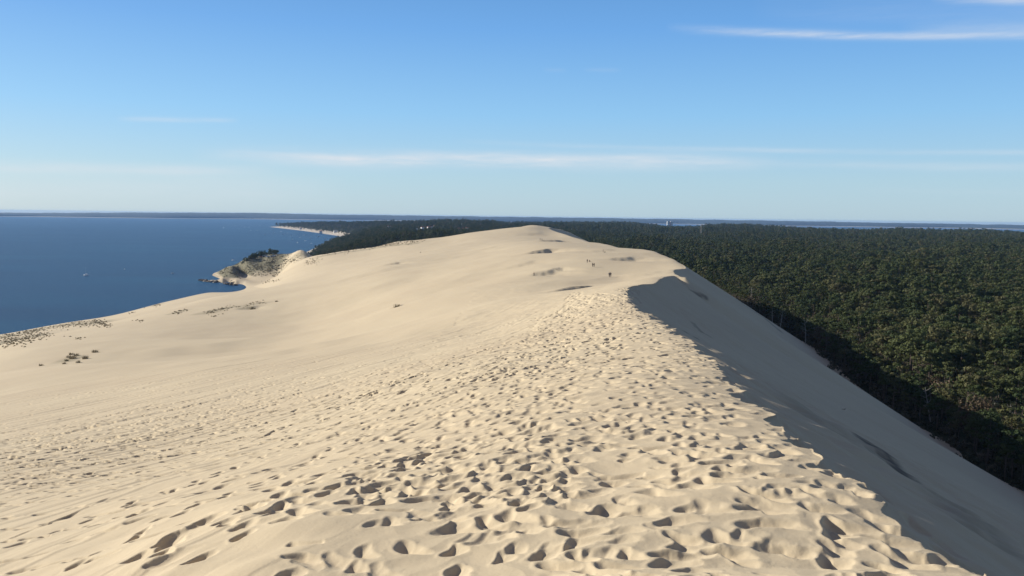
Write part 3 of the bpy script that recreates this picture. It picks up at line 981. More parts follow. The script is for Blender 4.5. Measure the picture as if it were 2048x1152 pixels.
NPR = 7
CM = [crown_mesh('crown', 40 + k, H=12 + (k % 3), width=2.7 + .4 * (k % 4), low=.5 + .05 * (k % 3), nclus=13 + 2 * (k % 4), leaves=60, size=.6, flat=.5, mat=ML) for k in range(NPR)]
TM = [trunk_mesh('trunk', 40 + k, H=12 + (k % 3), mat=MT) for k in range(NPR)]
pcol = bpy.data.collections.new('tree_kinds')      # meshes the mass of the forest is made of (not linked to the scene)
for k in range(NPR):
    o = bpy.data.objects.new('kind_%02d' % k, None)
    me = bpy.data.meshes.new('kind_%02d' % k)
    bm_ = __import__('bmesh').new(); bm_.from_mesh(CM[k]); nf = len(bm_.faces); bm_.from_mesh(TM[k])
    for i, f in enumerate(bm_.faces):
        f.material_index = 0 if i < nf else 1
    bm_.to_mesh(me); bm_.free(); me.materials.append(ML); me.materials.append(MT)
    bpy.data.objects.remove(o)
    pcol.objects.link(bpy.data.objects.new('kind_%02d' % k, me))


def instancer(name, pts, scl, rot, idx, coll, label, tilt=None):
    me = bpy.data.meshes.new(name)
    me.vertices.add(len(pts)); me.vertices.foreach_set('co', np.asarray(pts, np.float32).ravel())
    for k, v, t in (('s', scl, 'FLOAT'), ('rz', rot, 'FLOAT'), ('pick', idx, 'INT')):
        a = me.attributes.new(k, t, 'POINT'); a.data.foreach_set('value', np.asarray(v, np.int32 if t == 'INT' else np.float32))
    o = bpy.data.objects.new(name, me); COL.objects.link(o)
    ng = bpy.data.node_groups.new(name + '_scatter', 'GeometryNodeTree')
    ng.interface.new_socket('Geometry', in_out='INPUT', socket_type='NodeSocketGeometry'); ng.interface.new_socket('Geometry', in_out='OUTPUT', socket_type='NodeSocketGeometry')
    gi = ng.nodes.new('NodeGroupInput'); go = ng.nodes.new('NodeGroupOutput')
    ci = ng.nodes.new('GeometryNodeCollectionInfo'); ci.inputs['Collection'].default_value = coll; ci.inputs['Separate Children'].default_value = True; ci.inputs['Reset Children'].default_value = True
    ip = ng.nodes.new('GeometryNodeInstanceOnPoints'); ip.inputs['Pick Instance'].default_value = True
    def att(n, t):
        a = ng.nodes.new('GeometryNodeInputNamedAttribute'); a.data_type = t; a.inputs['Name'].default_value = n; return a.outputs[0]
    cx = ng.nodes.new('ShaderNodeCombineXYZ'); ng.links.new(att('rz', 'FLOAT'), cx.inputs[2])
    m2p = ng.nodes.new('GeometryNodeMeshToPoints')
    ng.links.new(gi.outputs[0], m2p.inputs[0]); ng.links.new(m2p.outputs[0], ip.inputs['Points']); ng.links.new(ci.outputs[0], ip.inputs['Instance'])
    ng.links.new(att('pick', 'INT'), ip.inputs['Instance Index']); ng.links.new(cx.outputs[0], ip.inputs['Rotation']); ng.links.new(att('s', 'FLOAT'), ip.inputs['Scale'])
    ng.links.new(ip.outputs[0], go.inputs[0])
    md = o.modifiers.new('scatter', 'NODES'); md.node_group = ng
    return tag(o, label, kind='stuff')


# ---------------------------------------------------------------- houses (placed first so that the wood leaves room for them)
white = plain('white_render', (.78, .76, .72), .6); tile = plain('roof_tile', (.34, .15, .09), .8); glass = plain('dark_glass', (.03, .04, .05), .15); cream = plain('cream_render', (.62, .55, .44), .7); slate = plain('white_sheet_roof', (.85, .85, .86), .4); grey = plain('grey_metal', (.35, .36, .37), .5, .4)
house_px = [(919, 450.5), (925.6, 452), (932, 453), (955.5, 447), (989, 446), (982, 446.5), (974.4, 453), (963, 455), (838, 462.5), (858.6, 461.5), (861, 458.5), (871, 456.5), (935, 464), (921, 463), (914, 465), (951, 464), (907, 452), (896, 453), (870, 446.5),
            (850, 447), (760.5, 444.5), (766, 446), (825, 450), (778.5, 459), (720.5, 447.5), (751, 448), (845.5, 462), (661, 447), (601, 459), (671, 465), (642, 467), (1030, 447), (1398, 452)]
def hit_beyond(u, v, rmin):
    for k in range(40):
        p, sn = hitv([u], [v - .5 * k])
        if not sn[0] and math.hypot(p[0][0], p[0][1]) > rmin: return p[0]
    return p[0]
hp = [hit_beyond(h[0], h[1], 1900) for h in house_px]
excl = []


def house_meshes(w, d, h, roofm, wallm, flat=False):
    b = MB(); b.box((0, 0, h / 2 - 2), (w, d, h + 4)); wall = b.mesh('wall', wallm)
    b = MB()
    if flat:
        b.box((0, 0, h + .2), (w + .6, d + .6, .4))
    else:
        o = .5; vs = [(-w / 2 - o, -d / 2 - o, h), (w / 2 + o, -d / 2 - o, h), (w / 2 + o, d / 2 + o, h), (-w / 2 - o, d / 2 + o, h), (-w / 2 - o, 0, h + d * .28), (w / 2 + o, 0, h + d * .28)]
        b.add(vs, [(0, 3, 2, 1), (0, 1, 5, 4), (2, 3, 4, 5), (0, 4, 3), (1, 2, 5)])
    roof = b.mesh('roof', roofm)
    wins = []
    for fl in range(int(h // 2.9)):
        for k in range(int(w // 3)):
            b = MB(); b.box((-w / 2 + 1.6 + k * 3, -d / 2 - .02, 1.6 + fl * 2.9), (1.2, .1, 1.4)); wins.append(b.mesh('window', glass))
    return wall, roof, wins


HM = [house_meshes(11, 9, 6, tile, white), house_meshes(14, 9, 6.2, slate, white, True), house_meshes(9, 8, 8.8, tile, white), house_meshes(12, 8, 6, tile, cream)]
for k, p in enumerate(hp):
    wall, roof, wins = HM[[0, 1, 2, 1, 0, 2, 3][k % 7]]
    sc = 1.3
    if house_px[k][0] == 1398: wall, roof, wins = HM[1]; sc = 1.6
    lab = ('long white building on the ridge behind the thin lookout tower' if house_px[k][0] == 1398 else 'small pale villa showing among the dark pines of the distant wooded hill')
    e = empty('house', p, rnd.uniform(-.5, .5) + math.atan2(-p[0], p[1]) * 1.0, sc, lab, 'house', None if house_px[k][0] == 1398 else 'villas among the pines on the far hill')
    link('wall', wall, e); link('roof', roof, e)
    for w in wins: link('window', w, e)
    excl.append((p[0], p[1], 14, 380))
camp_px = [(1142, 461.5, 'leftmost'), (1149, 461.8, 'second'), (1146, 466, 'third'), (1150.5, 468, 'fourth'), (1156, 470, 'lowest')]
cpn = [hit_beyond(c[0], c[1], 1250) for c in camp_px]
for k, p in enumerate(cpn):
    wall, roof, wins = HM[1]
    e = empty('cabin', p, .3 * k, .95, ['white flat roofed cabin, left of the pair behind the dune summit', 'white flat roofed cabin, right of the pair behind the dune summit', 'pale cabin just below the pair of white roofs', 'pale cabin in the pines, second below the white roofs', 'small pale cabin lowest beside the shaded far slope'][k], 'cabin', 'cabins in the pines behind the summit')
    link('wall', wall, e); link('roof', roof, e)
    for w in wins[:3]: link('window', w, e)
    excl.append((p[0], p[1], 12, 260))

# ---------------------------------------------------------------- the wood
pts = []
def cells(r0, r1, a0, a1, s, j=.42):
    n = int((r1 * (a1 - a0)) / s) + 2
    xs = np.arange(-r1, r1, s); ys = np.arange(0, r1, s)
    gx, gy = np.meshgrid(xs, ys); gx = gx.ravel(); gy = gy.ravel()
    gx = gx + rng.uniform(-j, j, gx.shape) * s; gy = gy + rng.uniform(-j, j, gy.shape) * s
    r = np.hypot(gx, gy); a = np.arctan2(gx, gy)
    m = (r > r0) & (r <= r1) & (a > a0) & (a < a1)
    return gx[m], gy[m]


TX, TY, TSC = [], [], []
for r0, r1, a0, a1, s, sc0 in ((110, 520, -.1, .95, 4.7, .95), (520, 1250, -.1, .85, 6.0, 1.08), (1120, 1900, -.66, -.1, 6.2, .95), (1250, 2400, -.1, .75, 8.0, 1.15), (1900, 3400, -.66, -.1, 10.0, 1.15), (2400, 5600, -.1, .7, 15.5, 1.6), (3400, 6800, -.66, -.1, 17, 1.5)):
    x, y = cells(r0, r1, a0, a1, s)
    TX.append(x); TY.append(y); TSC.append(np.full(len(x), sc0))
TX = np.concatenate(TX); TY = np.concatenate(TY); TSC = np.concatenate(TSC)
tz, ts, tcd = base_height(TX, TY)
R = np.hypot(TX, TY); Aa = np.arctan2(TX, TY)
keep = (~ts) & (tz > -EYE + 1.5) & ((tcd > 45) | (TY < 900))
# glades and thin places
gl = fbm(TX / 55, TY / 40, 2)
keep &= (gl < .36) | (R > 1500)
keep &= rng.random(len(TX)) > .06
keep &= (R < rg[:, 2].max() + 400)
hw = 0
for (ex, ey, er, ecor) in excl:
    L = math.hypot(ex, ey); ux, uy = ex / L, ey / L
    s_ = (TX * ux + TY * uy) - L; q_ = np.abs(TX * uy - TY * ux)
    keep &= ~(((s_ > -ecor) & (s_ < er) & (q_ < er * .8)))
TX, TY, TSC, tz, R = TX[keep], TY[keep], TSC[keep], tz[keep], R[keep]
TSC = TSC * rng.uniform(.6, 1.3, len(TX)) * (1 + .45 * fbm(TX / 60 + 3, TY / 60, 3))
# smaller, younger trees on the margin of the sand
mg = np.interp(TY, [100, 250, 500, 700], [1, 1, .7, 0])
edge, es, _ = base_height(TX - 16, TY, False)
TSC = np.where(es & (R < 700), TSC * .72, TSC)
PICK = rng.integers(0, NPR, len(TX)); ROT = rng.uniform(0, 6.283, len(TX))
# which ones show: line of sight from the eye over the dune
cand = np.where((R < 420) & (np.arctan2(TX, TY) < .545))[0]
fr = np.linspace(.1, .96, 60)
cz = base_height(TX[cand][:, None] * fr, TY[cand][:, None] * fr, False)[0]
top = tz[cand] + 11 * TSC[cand]
vis = (cz < top[:, None] * fr + 0).all(1)
cand = cand[vis]
cand = cand[np.argsort(R[cand])][:290]
indiv = np.zeros(len(TX), bool); indiv[cand] = True
for i in cand:
    e = empty('pine_tree', (TX[i], TY[i], tz[i] + EYE - .2), ROT[i], TSC[i], 'maritime pine with dense green crown near the foot of the dune', 'tree', 'pines along the foot of the dune')
    link('crown', CM[PICK[i]], e); link('trunk', TM[PICK[i]], e)
rest = ~indiv
P3 = np.stack([TX, TY, tz + EYE - .2], 1)[rest]
fs, fr_, fi = TSC[rest], ROT[rest], PICK[rest]
# trees on the headland and behind the sand edge, at the left
uu, vv = [], []
for k in range(230):
    t = rng.random(); uu.append(480 + 66 * t); vv.append(np.interp(480 + 66 * t, [478, 500, 515, 530, 547], [535, 519, 513, 510, 509]) + rng.uniform(-1.5, 2.0))
hh_, _ = hitv(uu, vv)
ok = hh_[:, 2] > 2
hh_ = hh_[ok]; hh_[:, 1] += rng.uniform(5, 30, len(hh_)); hh_[:, 2] -= 2
P3 = np.concatenate([P3, hh_]); fs = np.concatenate([fs, rng.uniform(.45, .85, len(hh_))]); fr_ = np.concatenate([fr_, rng.uniform(0, 6, len(hh_))]); fi = np.concatenate([fi, rng.integers(0, NPR, len(hh_))])
forest = instancer('forest', P3, fs, fr_, fi, pcol, 'great green pine forest running from the dune to the horizon')
print('trees', len(P3), len(cand), round(time.time() - T0, 1))

# dead grey trees standing out of the canopy
DM = [trunk_mesh('trunk', 90 + k, H=11, mat=MDEAD, dead=True, width=3.2) for k in range(4)]
dead_px = [(1845, 553, .35, 'leaning bleached dead pine in a dark gap of the forest'), (1833, 531, .1, 'short bleached snag left of the leaning dead pine'), (1808, 582, .05, 'upright pale dead trunk below the dark gap in the forest'), (1825, 584, -.1, 'thin bare tree right of the upright pale trunk'),
           (1990, 556, .1, 'bare pale trunk standing high at the right edge of the forest'), (1502, 590, .05, 'bare grey tree among pines near the shadow edge'), (1545, 634, .12, 'branching dead tree at the top of the shadow band'), (1560, 640, -.2, 'grey dead tree with spread limbs beside the shadow band'),
           (1612, 668, .1, 'many branched dead tree above a brown bush'), (1731, 640, 0, 'dead tree in mid forest with pale forked limbs'), (1812, 660, .15, 'small bleached snag in the middle of the near forest'), (1862, 838, .25, 'leaning bare trunk in the shade at the slope foot'),
           (1965, 830, -.5, 'tangled pale dead branches by the reddish bush'), (2015, 858, .6, 'fallen looking white dead limbs near the right edge'), (1690, 520, .1, 'slim dead trunk in the upper forest'), (1580, 545, 0, 'pale bare trunk in the far left part of the forest')]
for k, (u, v, tl, lab) in enumerate(dead_px):
    d = ray(u, v); zt = -52 + 3.0
    if v > 800: zt = -53 + 1
    elif v < 700: zt = -46
    y_ = zt / d[2]; x_ = d[0] * y_
    gz = ground_z(x_, y_)[0]
    e = empty('dead_tree', (x_, y_, gz - .2), k * 1.3, .72 + .1 * (k % 3), lab, 'dead tree', 'dead trees in the pine forest'); e.rotation_euler[1] = tl
    link('trunk', DM[k % 4], e)
BM_ = [crown_mesh('foliage', 70 + k, H=3.4, width=2.0, low=.25, nclus=14, leaves=46, size=.3, mat=MBR, flat=.9) for k in range(3)]
bush_px = [(1950, 812, 1.2, 'big reddish brown bush at the shadow edge'), (1975, 806, 1.0, 'reddish brown bush right of the biggest one'), (1935, 800, .8, 'small brown bush left of the biggest one'), (1640, 672, 1.2, 'round brown bush by the dead tree near the slope'), (1652, 668, .8, 'small brown bush behind the round one'),
           (1890, 760, 1.0, 'tan bush just outside the shadow'), (1870, 742, .9, 'tan bush up the shadow edge'), (1500, 600, 1.0, 'brown bush at the far end of the shadow band')]
for k, (u, v, s_, lab) in enumerate(bush_px):
    d = ray(u, v); y_ = -45.5 / d[2]; x_ = d[0] * y_; gz = ground_z(x_, y_)[0]
    e = empty('brown_bush', (x_, y_, gz + 3.0), k, 2.2 * s_, lab, 'bush', 'brown bushes along the slope foot'); e.location.z = gz
    e.scale = (1.8 * s_, 1.8 * s_, 2.5 * s_)
    link('foliage', BM_[k % 3], e)
    b = MB(); b.tube([(0, 0, -.3), (.1, .05, 1.2), (.25, -.1, 2.2)], [.09, .06, .03], 5); b.tube([(0, 0, .2), (-.3, .2, 1.6)], [.05, .02], 5); b.build('stem', MT, e)

# ---------------------------------------------------------------- dune grass
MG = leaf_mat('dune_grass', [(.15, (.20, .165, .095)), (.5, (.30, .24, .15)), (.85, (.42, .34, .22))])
def tuft_mesh(name, seed, n=70, r0=.5, h=.55):
    r = np.random.default_rng(seed); b = MB()
    for k in range(n):
        a = r.uniform(0, 6.28); d = r0 * math.sqrt(r.random()); x, y = d * math.cos(a), d * math.sin(a)
        hh = h * r.uniform(.5, 1.1); l = r.uniform(.1, .5) * hh; w = .035; c, s = math.cos(a + 1.57), math.sin(a + 1.57)
        b.add([(x - w * c, y - w * s, -.15), (x + w * c, y + w * s, -.15), (x + l * .5 * math.cos(a) + w * .7 * c, y + l * .5 * math.sin(a) + w * .7 * s, hh * .6), (x + l * .5 * math.cos(a) - w * .7 * c, y + l * .5 * math.sin(a) - w * .7 * s, hh * .6), (x + l * math.cos(a), y + l * math.sin(a), hh)], [(0, 1, 2, 3), (3, 2, 4)])
    return b.mesh(name, MG)
GMs = [tuft_mesh('blades', 5 + k) for k in range(3)]
gcol = bpy.data.collections.new('grass_kinds')
for k in range(3): gcol.objects.link(bpy.data.objects.new('tuft_%d' % k, GMs[k]))
scol = bpy.data.collections.new('scrub_kinds')
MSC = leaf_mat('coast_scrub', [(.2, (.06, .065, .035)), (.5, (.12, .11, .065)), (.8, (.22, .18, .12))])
for k in range(3): scol.objects.link(bpy.data.objects.new('shrub_%d' % k, crown_mesh('shrub', 80 + k, H=1.6, width=1.3, low=.2, nclus=7, leaves=22, size=.4, mat=MSC, flat=.9)))


def spread(path, n, su, sv, seed):
    r = np.random.default_rng(seed); p = np.array(path, float)
    L = np.concatenate([[0], np.cumsum(np.hypot(*(p[1:] - p[:-1]).T))]); t = r.random(n) * L[-1]
    return np.interp(t, L, p[:, 0]) + r.normal(0, su, n), np.interp(t, L, p[:, 1]) + r.normal(0, sv, n)


GU, GV = [], []
for path, n, su, sv, sd_ in [([(0, 688), (60, 676), (100, 668)], 420, 8, 4.5, 1), ([(0, 676), (50, 665), (75, 660)], 260, 8, 3, 2), ([(98, 655), (140, 648), (210, 645)], 420, 8, 4.0, 3), ([(185, 640), (215, 650)], 120, 6, 3, 4), ([(60, 664), (90, 656)], 60, 6, 2, 5),
                            ([(305, 607), (318, 610)], 60, 4, 1.6, 6), ([(283, 615), (292, 613)], 24, 3, 1, 7), ([(345, 628), (370, 620)], 46, 4, 1.3, 8), ([(272, 640), (285, 643)], 24, 4, 1.2, 9), ([(255, 628), (268, 625)], 20, 4, 1, 10),
                            ([(410, 627), (440, 619), (475, 613)], 150, 4, 1.6, 11), ([(485, 618), (500, 608), (530, 605)], 80, 3, 1.8, 12), ([(422, 634), (442, 629)], 20, 3, .8, 13), ([(140, 675), (165, 676)], 16, 8, 2, 14), ([(320, 601), (345, 599)], 36, 5, .8, 15),
                            ([(640, 508), (700, 502), (760, 491), (830, 484)], 330, 9, 2.0, 16), ([(700, 497), (840, 481)], 260, 8, 1.4, 17), ([(610, 527), (640, 520)], 90, 4, 3, 18), ([(528, 565), (560, 559)], 60, 4, 1.6, 19), ([(545, 553), (560, 545)], 24, 3, 1, 20),
                            ([(510, 550), (560, 530), (620, 508)], 170, 4, 2.2, 21), ([(530, 545), (600, 512)], 160, 4, 2.2, 22), ([(470, 556), (500, 545), (550, 520), (575, 508)], 220, 4, 2.5, 23), ([(600, 545), (690, 520)], 0, 3, 1, 24)]:
    if n:
        u, v = spread(path, n, su, sv, sd_); GU.append(u); GV.append(v)
GU = np.concatenate(GU); GV = np.concatenate(GV)
g3, gs = hitv(GU, GV)
ok = gs & (g3[:, 2] > 1.2) & (rng.random(len(gs)) < .6); g3 = g3[ok]
dist = np.hypot(g3[:, 0], g3[:, 1])
instancer('dune_grass', g3, rng.uniform(.5, 1.2, len(g3)) * np.interp(dist, [200, 700, 1300], [.7, 1.0, 1.5]), rng.uniform(0, 6, len(g3)), rng.integers(0, 3, len(g3)), gcol, 'ragged marram grass on the seaward edge of the dune')
# scrub on the headland slope
U2 = rng.uniform(440, 585, 2600); V2 = rng.uniform(505, 566, 2600)
s3, ss = hitv(U2, V2)
ok = (s3[:, 0] < -325 + 10 * perlin(s3[:, 1] / 20, s3[:, 0] / 20)) & (s3[:, 2] > 3) & (s3[:, 1] > 1150) & (s3[:, 1] < 1340)
s3 = s3[ok]; keep_ = rng.random(len(s3)) < np.clip(.35 + perlin(s3[:, 0] / 12, s3[:, 1] / 12), .1, 1); s3 = s3[keep_]
instancer('scrub', s3, rng.uniform(.35, 1.0, len(s3)), rng.uniform(0, 6, len(s3)), rng.integers(0, 3, len(s3)), scol, 'low dark scrub covering the slope of the headland')
ux_, uy_ = cells(120, 620, -.1, .9, 2.6)
uz_, us_, _ = base_height(ux_, uy_)
el_, es_, _ = base_height(ux_ - 26, uy_, False)
k_ = (~us_) & es_ & (rng.random(len(ux_)) < .55)
k2_ = us_ & (uz_ < -49.5) & (rng.random(len(ux_)) < .10)
k_ = k_ | k2_
instancer('undergrowth', np.stack([ux_, uy_, uz_ + EYE - .1], 1)[k_], rng.uniform(.5, 1.7, k_.sum()), rng.uniform(0, 6, k_.sum()), rng.integers(0, 3, k_.sum()), scol, 'tangled bushes in the shade where the sand meets the forest')
tuft_px = [(82, 731, 1.0, 'tiny lone grass tuft left of the grassy mound'), (128, 727, .9, 'small tuft at the lower left end of the grassy mound'), (133, 722, 1.1, 'dark tuft on the left arm of the grassy mound'), (137, 715, 1.2, 'upper left tuft of the grassy mound'), (143, 710, 1.2, 'topmost tuft of the grassy mound'), (145, 717, 2.0, 'largest brown tuft in the heart of the grassy mound'),
           (153, 712, 1.3, 'tuft at the right shoulder of the grassy mound'), (156, 724, 1.1, 'low tuft below the right side of the grassy mound'), (171, 717, 1.6, 'dark wide tuft just right of the grassy mound'), (190, 706, 1.6, 'separate tuft up and right of the grassy mound'), (553, 604, 1.4, 'lone dark tuft on smooth sand right of the long grass line'), (841, 505, 1.2, 'lone dark tuft high on the smooth dune face'), (794, 612, 2.2, 'dark tuft beside a small shaded hollow on the dune face'), (505, 616, 2.6, 'dark dense grass clump under the long grass line')]
t3, _ = hitv([t[0] for t in tuft_px], [t[1] for t in tuft_px])
for k, (t, p) in enumerate(zip(tuft_px, t3)):
    p[2] = ground_z(p[0], p[1])[0] - .03
    e = empty('grass_tuft', p, k * 1.1, t[2] * 1.15, t[3], 'grass', 'single grass tufts on the dune'); link('blades', GMs[k % 3], e)
# debris on the shaded slope
deb_px = [(1484, 606), (1497, 612), (1512, 624), (1530, 634), (1724, 911), (1909, 868), (1898, 872), (1934, 892), (1998, 955), (2008, 962)]
d3, _ = hitv([t[0] for t in deb_px], [t[1] for t in deb_px])
DL = ['small dark stump at the upper end of the slope foot', 'dark root sticking from the upper slope foot', 'dark clod near the upper slope foot', 'dark clod beside the tree line', 'tiny dark root on the shaded slope beside the soil streak', 'dark stump by the forest edge at right', 'smaller stump left of the dark stump by the forest edge', 'dark root below the leaning trunk', 'dark bush stub on the lower slope foot', 'dark bush stub nearest the right edge']
for k, p in enumerate(d3):
    b = MB(); r = random.Random(k)
    p[2] = ground_z(p[0], p[1])[0]
    for q in range(5):
        a = r.uniform(0, 6.28); b.tube([(0, 0, -.2), (.25 * math.cos(a), .25 * math.sin(a), .2), (.5 * math.cos(a + .3), .5 * math.sin(a + .3), .35 * r.random())], [.12, .08, .03], 6)
    o = b.build('stump', plain('dark_wood', (.05, .04, .035), .9) if k == 0 else bpy.data.materials['dark_wood'], None, True); o.location = tuple(p); o.scale = (.7,) * 3
    if k == 4: o.scale = (.12,) * 3
    tag(o, DL[k], 'stump', 'dark roots and stumps on the lee slope')

# ---------------------------------------------------------------- boats
hullw = plain('boat_white', (.8, .8, .8), .35); alum = plain('spar', (.7, .7, .72), .4); wood = plain('boat_deck', (.45, .38, .28), .6); navy = plain('boat_blue', (.05, .09, .2), .4)
def hull_mesh(L=9, B=3, Hh=1.3, mat=None):
    vs = []; fs = []; n = 9
    for i in range(n):
        t = i / (n - 1); y = (t - .5) * L; w = B / 2 * (1 - max(0, (t - .45) / .55) ** 2.2) * (.8 + .2 * min(1, t * 3)); w = max(w, .03); sh = Hh * (1 + .25 * t * t)
        vs += [(-w, y, sh), (-w * .75, y, .1), (0, y, -.4 * (1 - t)), (w * .75, y, .1), (w, y, sh)]
    for i in range(n - 1):
        for k in range(4): fs.append((i * 5 + k, i * 5 + k + 1, (i + 1) * 5 + k + 1, (i + 1) * 5 + k))
        fs.append((i * 5 + 4, i * 5, (i + 1) * 5, (i + 1) * 5 + 4))
    fs.append((0, 1, 2, 3, 4)); b = MB(); b.add(vs, fs); return b.mesh('hull', mat, False)
HULL = hull_mesh(mat=hullw)
b = MB(); b.box((0, -.3, 1.75), (1.7, 3.2, .8)); b.box((0, -.2, 2.3), (1.5, 2.4, .35)); CABIN = b.mesh('cabin', hullw)
b = MB(); b.box((0, 1.32, 1.85), (1.5, .06, .45)); b.box((-.87, -.3, 1.85), (.05, 2.6, .4)); b.box((.87, -.3, 1.85), (.05, 2.6, .4)); BWIN = b.mesh('window', glass)
b = MB(); b.tube([(0, .6, 1.2), (0, .6, 13)], [.12, .08], 6); b.tube([(0, .6, 2.6), (0, -3.6, 2.6)], [.08, .08], 6); MAST = b.mesh('mast', alum)
b = MB(); b.tube([(0, .4, 2.75), (0, -3.3, 2.75)], [.22, .14], 8); SAILF = b.mesh('furled_sail', white)
b = MB(); b.add([(.02, .5, 3), (.02, -3.2, 3), (.02, .45, 12.6), (-.02, .5, 3), (-.02, -3.2, 3), (-.02, .45, 12.6)], [(0, 1, 2), (3, 5, 4), (0, 3, 4, 1), (1, 4, 5, 2), (2, 5, 3, 0)]); SAIL = b.mesh('sail', white)
def boat(u, v, kind, rz, sc, lab, grp='boats moored off the far beach'):
    d = ray(u, v); y_ = -EYE / d[2]; e = empty('sailboat' if kind else 'motorboat', (d[0] * y_, y_, -.15), rz, sc, lab, 'boat', grp)
    link('hull', HULL, e); link('cabin', CABIN, e); link('window', BWIN, e)
    if kind: link('mast', MAST, e); link('furled_sail' if kind == 1 else 'sail', SAILF if kind == 1 else SAIL, e)
boat(172, 551, 1, 1.2, .95, 'lone sailboat with bare mast on open water at left', None)
boat(435, 434.2, 2, .9, 3.2, 'white sailing boat under sail near the horizon', None)
boat(249, 539, 0, .4, .6, 'tiny boat on the open water right of the lone sailboat', None)
boat(345, 547, 0, 1.4, .55, 'tiny boat nearest to the rocky point', None)
boat(466, 521, 0, 1.1, .8, 'small boat beside the wooded headland', None)
for k, (u, v) in enumerate([(447, 456), (478, 458), (489, 454.5), (498, 454.8), (501.5, 461), (514, 461), (547, 465), (562, 463.5), (583, 472.5), (608, 470.5), (637, 473.5), (651, 478), (595, 486), (611, 482), (623, 487), (657, 481), (585, 479), (470, 452), (530, 470), (566, 469), (600, 475), (620, 477), (575, 466), (545, 459.5), (520, 452)]):
    big = k in (10, 11, 0)
    boat(u, v, 1 if k % 3 == 0 else 0, rnd.uniform(.6, 2.2), 1.25 if big else rnd.uniform(.7, 1.0), 'small white boat moored in the bay off the curved beach')

# ---------------------------------------------------------------- tower block, lookout tower, cars
d = ray(1339.5, 451); yt = 5200
bx, by, bz = d[0] * yt, yt, EYE + d[2] * yt
e = empty('tower_block', (bx, by, 20), 0, 1, 'white twin slab tower block with a reddish central strip on the far ridge', 'building')
H_ = (ray(1339.5, 442.6)[2] * yt + EYE) - 20
for sx in (-1, 1):
    b = MB(); b.box((sx * 10.3, 0, H_ / 2), (13, 14, H_)); b.build('wall', white, e)
    for k in range(int(H_ // 5)):
        b = MB(); b.box((sx * 10.3, -7.05, 4 + k * 5), (10.5, .2, 1.6)); b.build('window', glass, e)
b = MB(); b.box((0, 1, H_ / 2 - 1), (7.6, 12, H_ - 2)); b.build('stair_core', plain('rose_render', (.55, .30, .28), .7), e)
d = ray(1402, 463); yt = 2100; gx_, gy_ = d[0] * yt, yt; gz = ground_z(gx_, gy_)[0]; tp = ray(1402, 450.5)[2] * yt + EYE
e = empty('lookout_tower', (gx_, gy_, gz), .3, 1, 'thin pale lattice lookout tower rising out of the forest', 'tower')
hh = tp - gz
for sx, sy in ((-1, -1), (1, -1), (1, 1), (-1, 1)):
    b = MB(); b.tube([(sx * 1.6, sy * 1.6, 0), (sx * .8, sy * .8, hh - 3)], [.22, .18], 5); b.build('leg', MDEAD, e)
b = MB()
for k in range(9):
    z0, z1 = hh * k / 10, hh * (k + 1) / 10; w0 = 1.6 - .8 * k / 10; w1 = 1.6 - .8 * (k + 1) / 10
    for s1, s2 in (((-1, -1), (1, -1)), ((1, -1), (1, 1)), ((1, 1), (-1, 1)), ((-1, 1), (-1, -1))):
        b.tube([(s1[0] * w0, s1[1] * w0, z0), (s2[0] * w1, s2[1] * w1, z1)], [.1, .1], 4)
b.build('brace', MDEAD, e)
b = MB(); b.box((0, 0, hh - 1.6), (2.2, 2.2, 2.0)); b.build('cabin', grey, e); b = MB(); b.add([(-1.4, -1.4, hh - .6), (1.4, -1.4, hh - .6), (1.4, 1.4, hh - .6), (-1.4, 1.4, hh - .6), (0, 0, hh + .4)], [(0, 3, 2, 1), (0, 1, 4), (1, 2, 4), (2, 3, 4), (3, 0, 4)]); b.build('roof', grey, e)

paints = [plain('car_white', (.8, .8, .8), .3), plain('car_silver', (.5, .52, .55), .3, .3), plain('car_dark', (.05, .05, .06), .3), plain('car_red', (.35, .05, .05), .3)]
b = MB(); yp = [(-2.15, .35), (2.15, .35), (2.2, .75), (1.2, .95), (-2.1, 1.0), (-2.2, .7)]
b.add([(x, y, z) for x in (-.85, .85) for y, z in yp], [tuple(range(6))[::-1], tuple(range(6, 12))] + [(i, (i + 1) % 6, 6 + (i + 1) % 6, 6 + i) for i in range(6)]); bodies = [b.mesh('body', p) for p in paints]
b = MB(); yp = [(-1.9, .97), (1.1, .94), (.4, 1.45), (-1.5, 1.48)]
b.add([(x, y, z) for x in (-.75, .75) for y, z in yp], [(3, 2, 1, 0), (4, 5, 6, 7), (0, 1, 5, 4), (1, 2, 6, 5), (2, 3, 7, 6), (3, 0, 4, 7)]); CABC = b.mesh('window', glass)
b = MB(); b.tube([(-.1, 0, 0), (.1, 0, 0)], [.33, .33], 12); WHL = b.mesh('wheel', plain('tyre', (.02, .02, .02), .8))
for k, (u, v, p, lab) in enumerate([(511, 513.5, 0, 'white van like car at the left end of the headland car park'), (531, 512, 0, 'white parked car left of the group on the headland'), (536, 513.5, 1, 'silver parked car in the front row on the headland'), (541, 512.5, 0, 'white parked car in the middle of the headland group'), (546, 512, 1, 'silver parked car right of the middle of the headland group'), (548, 510.5, 0, 'bright white parked car at the right end of the headland'), (523, 512.8, 3, 'red parked car under the trees of the headland'), (527, 513, 2, 'dark parked car under the trees of the headland')]):
    p3, _ = hitv([u], [v + 1.2]); q = p3[0]; q[2] = ground_z(q[0], q[1])[0]
    e = empty('parked_car', q, .5 + k * .9, 1.35 if k else 1.8, lab, 'car', 'cars parked on the headland'); link('body', bodies[p], e); link('window', CABC, e)
    for sx in (-.8, .8):
        for sy in (-1.35, 1.35):
            w = link('wheel', WHL, e); w.location = (sx, sy, .33)

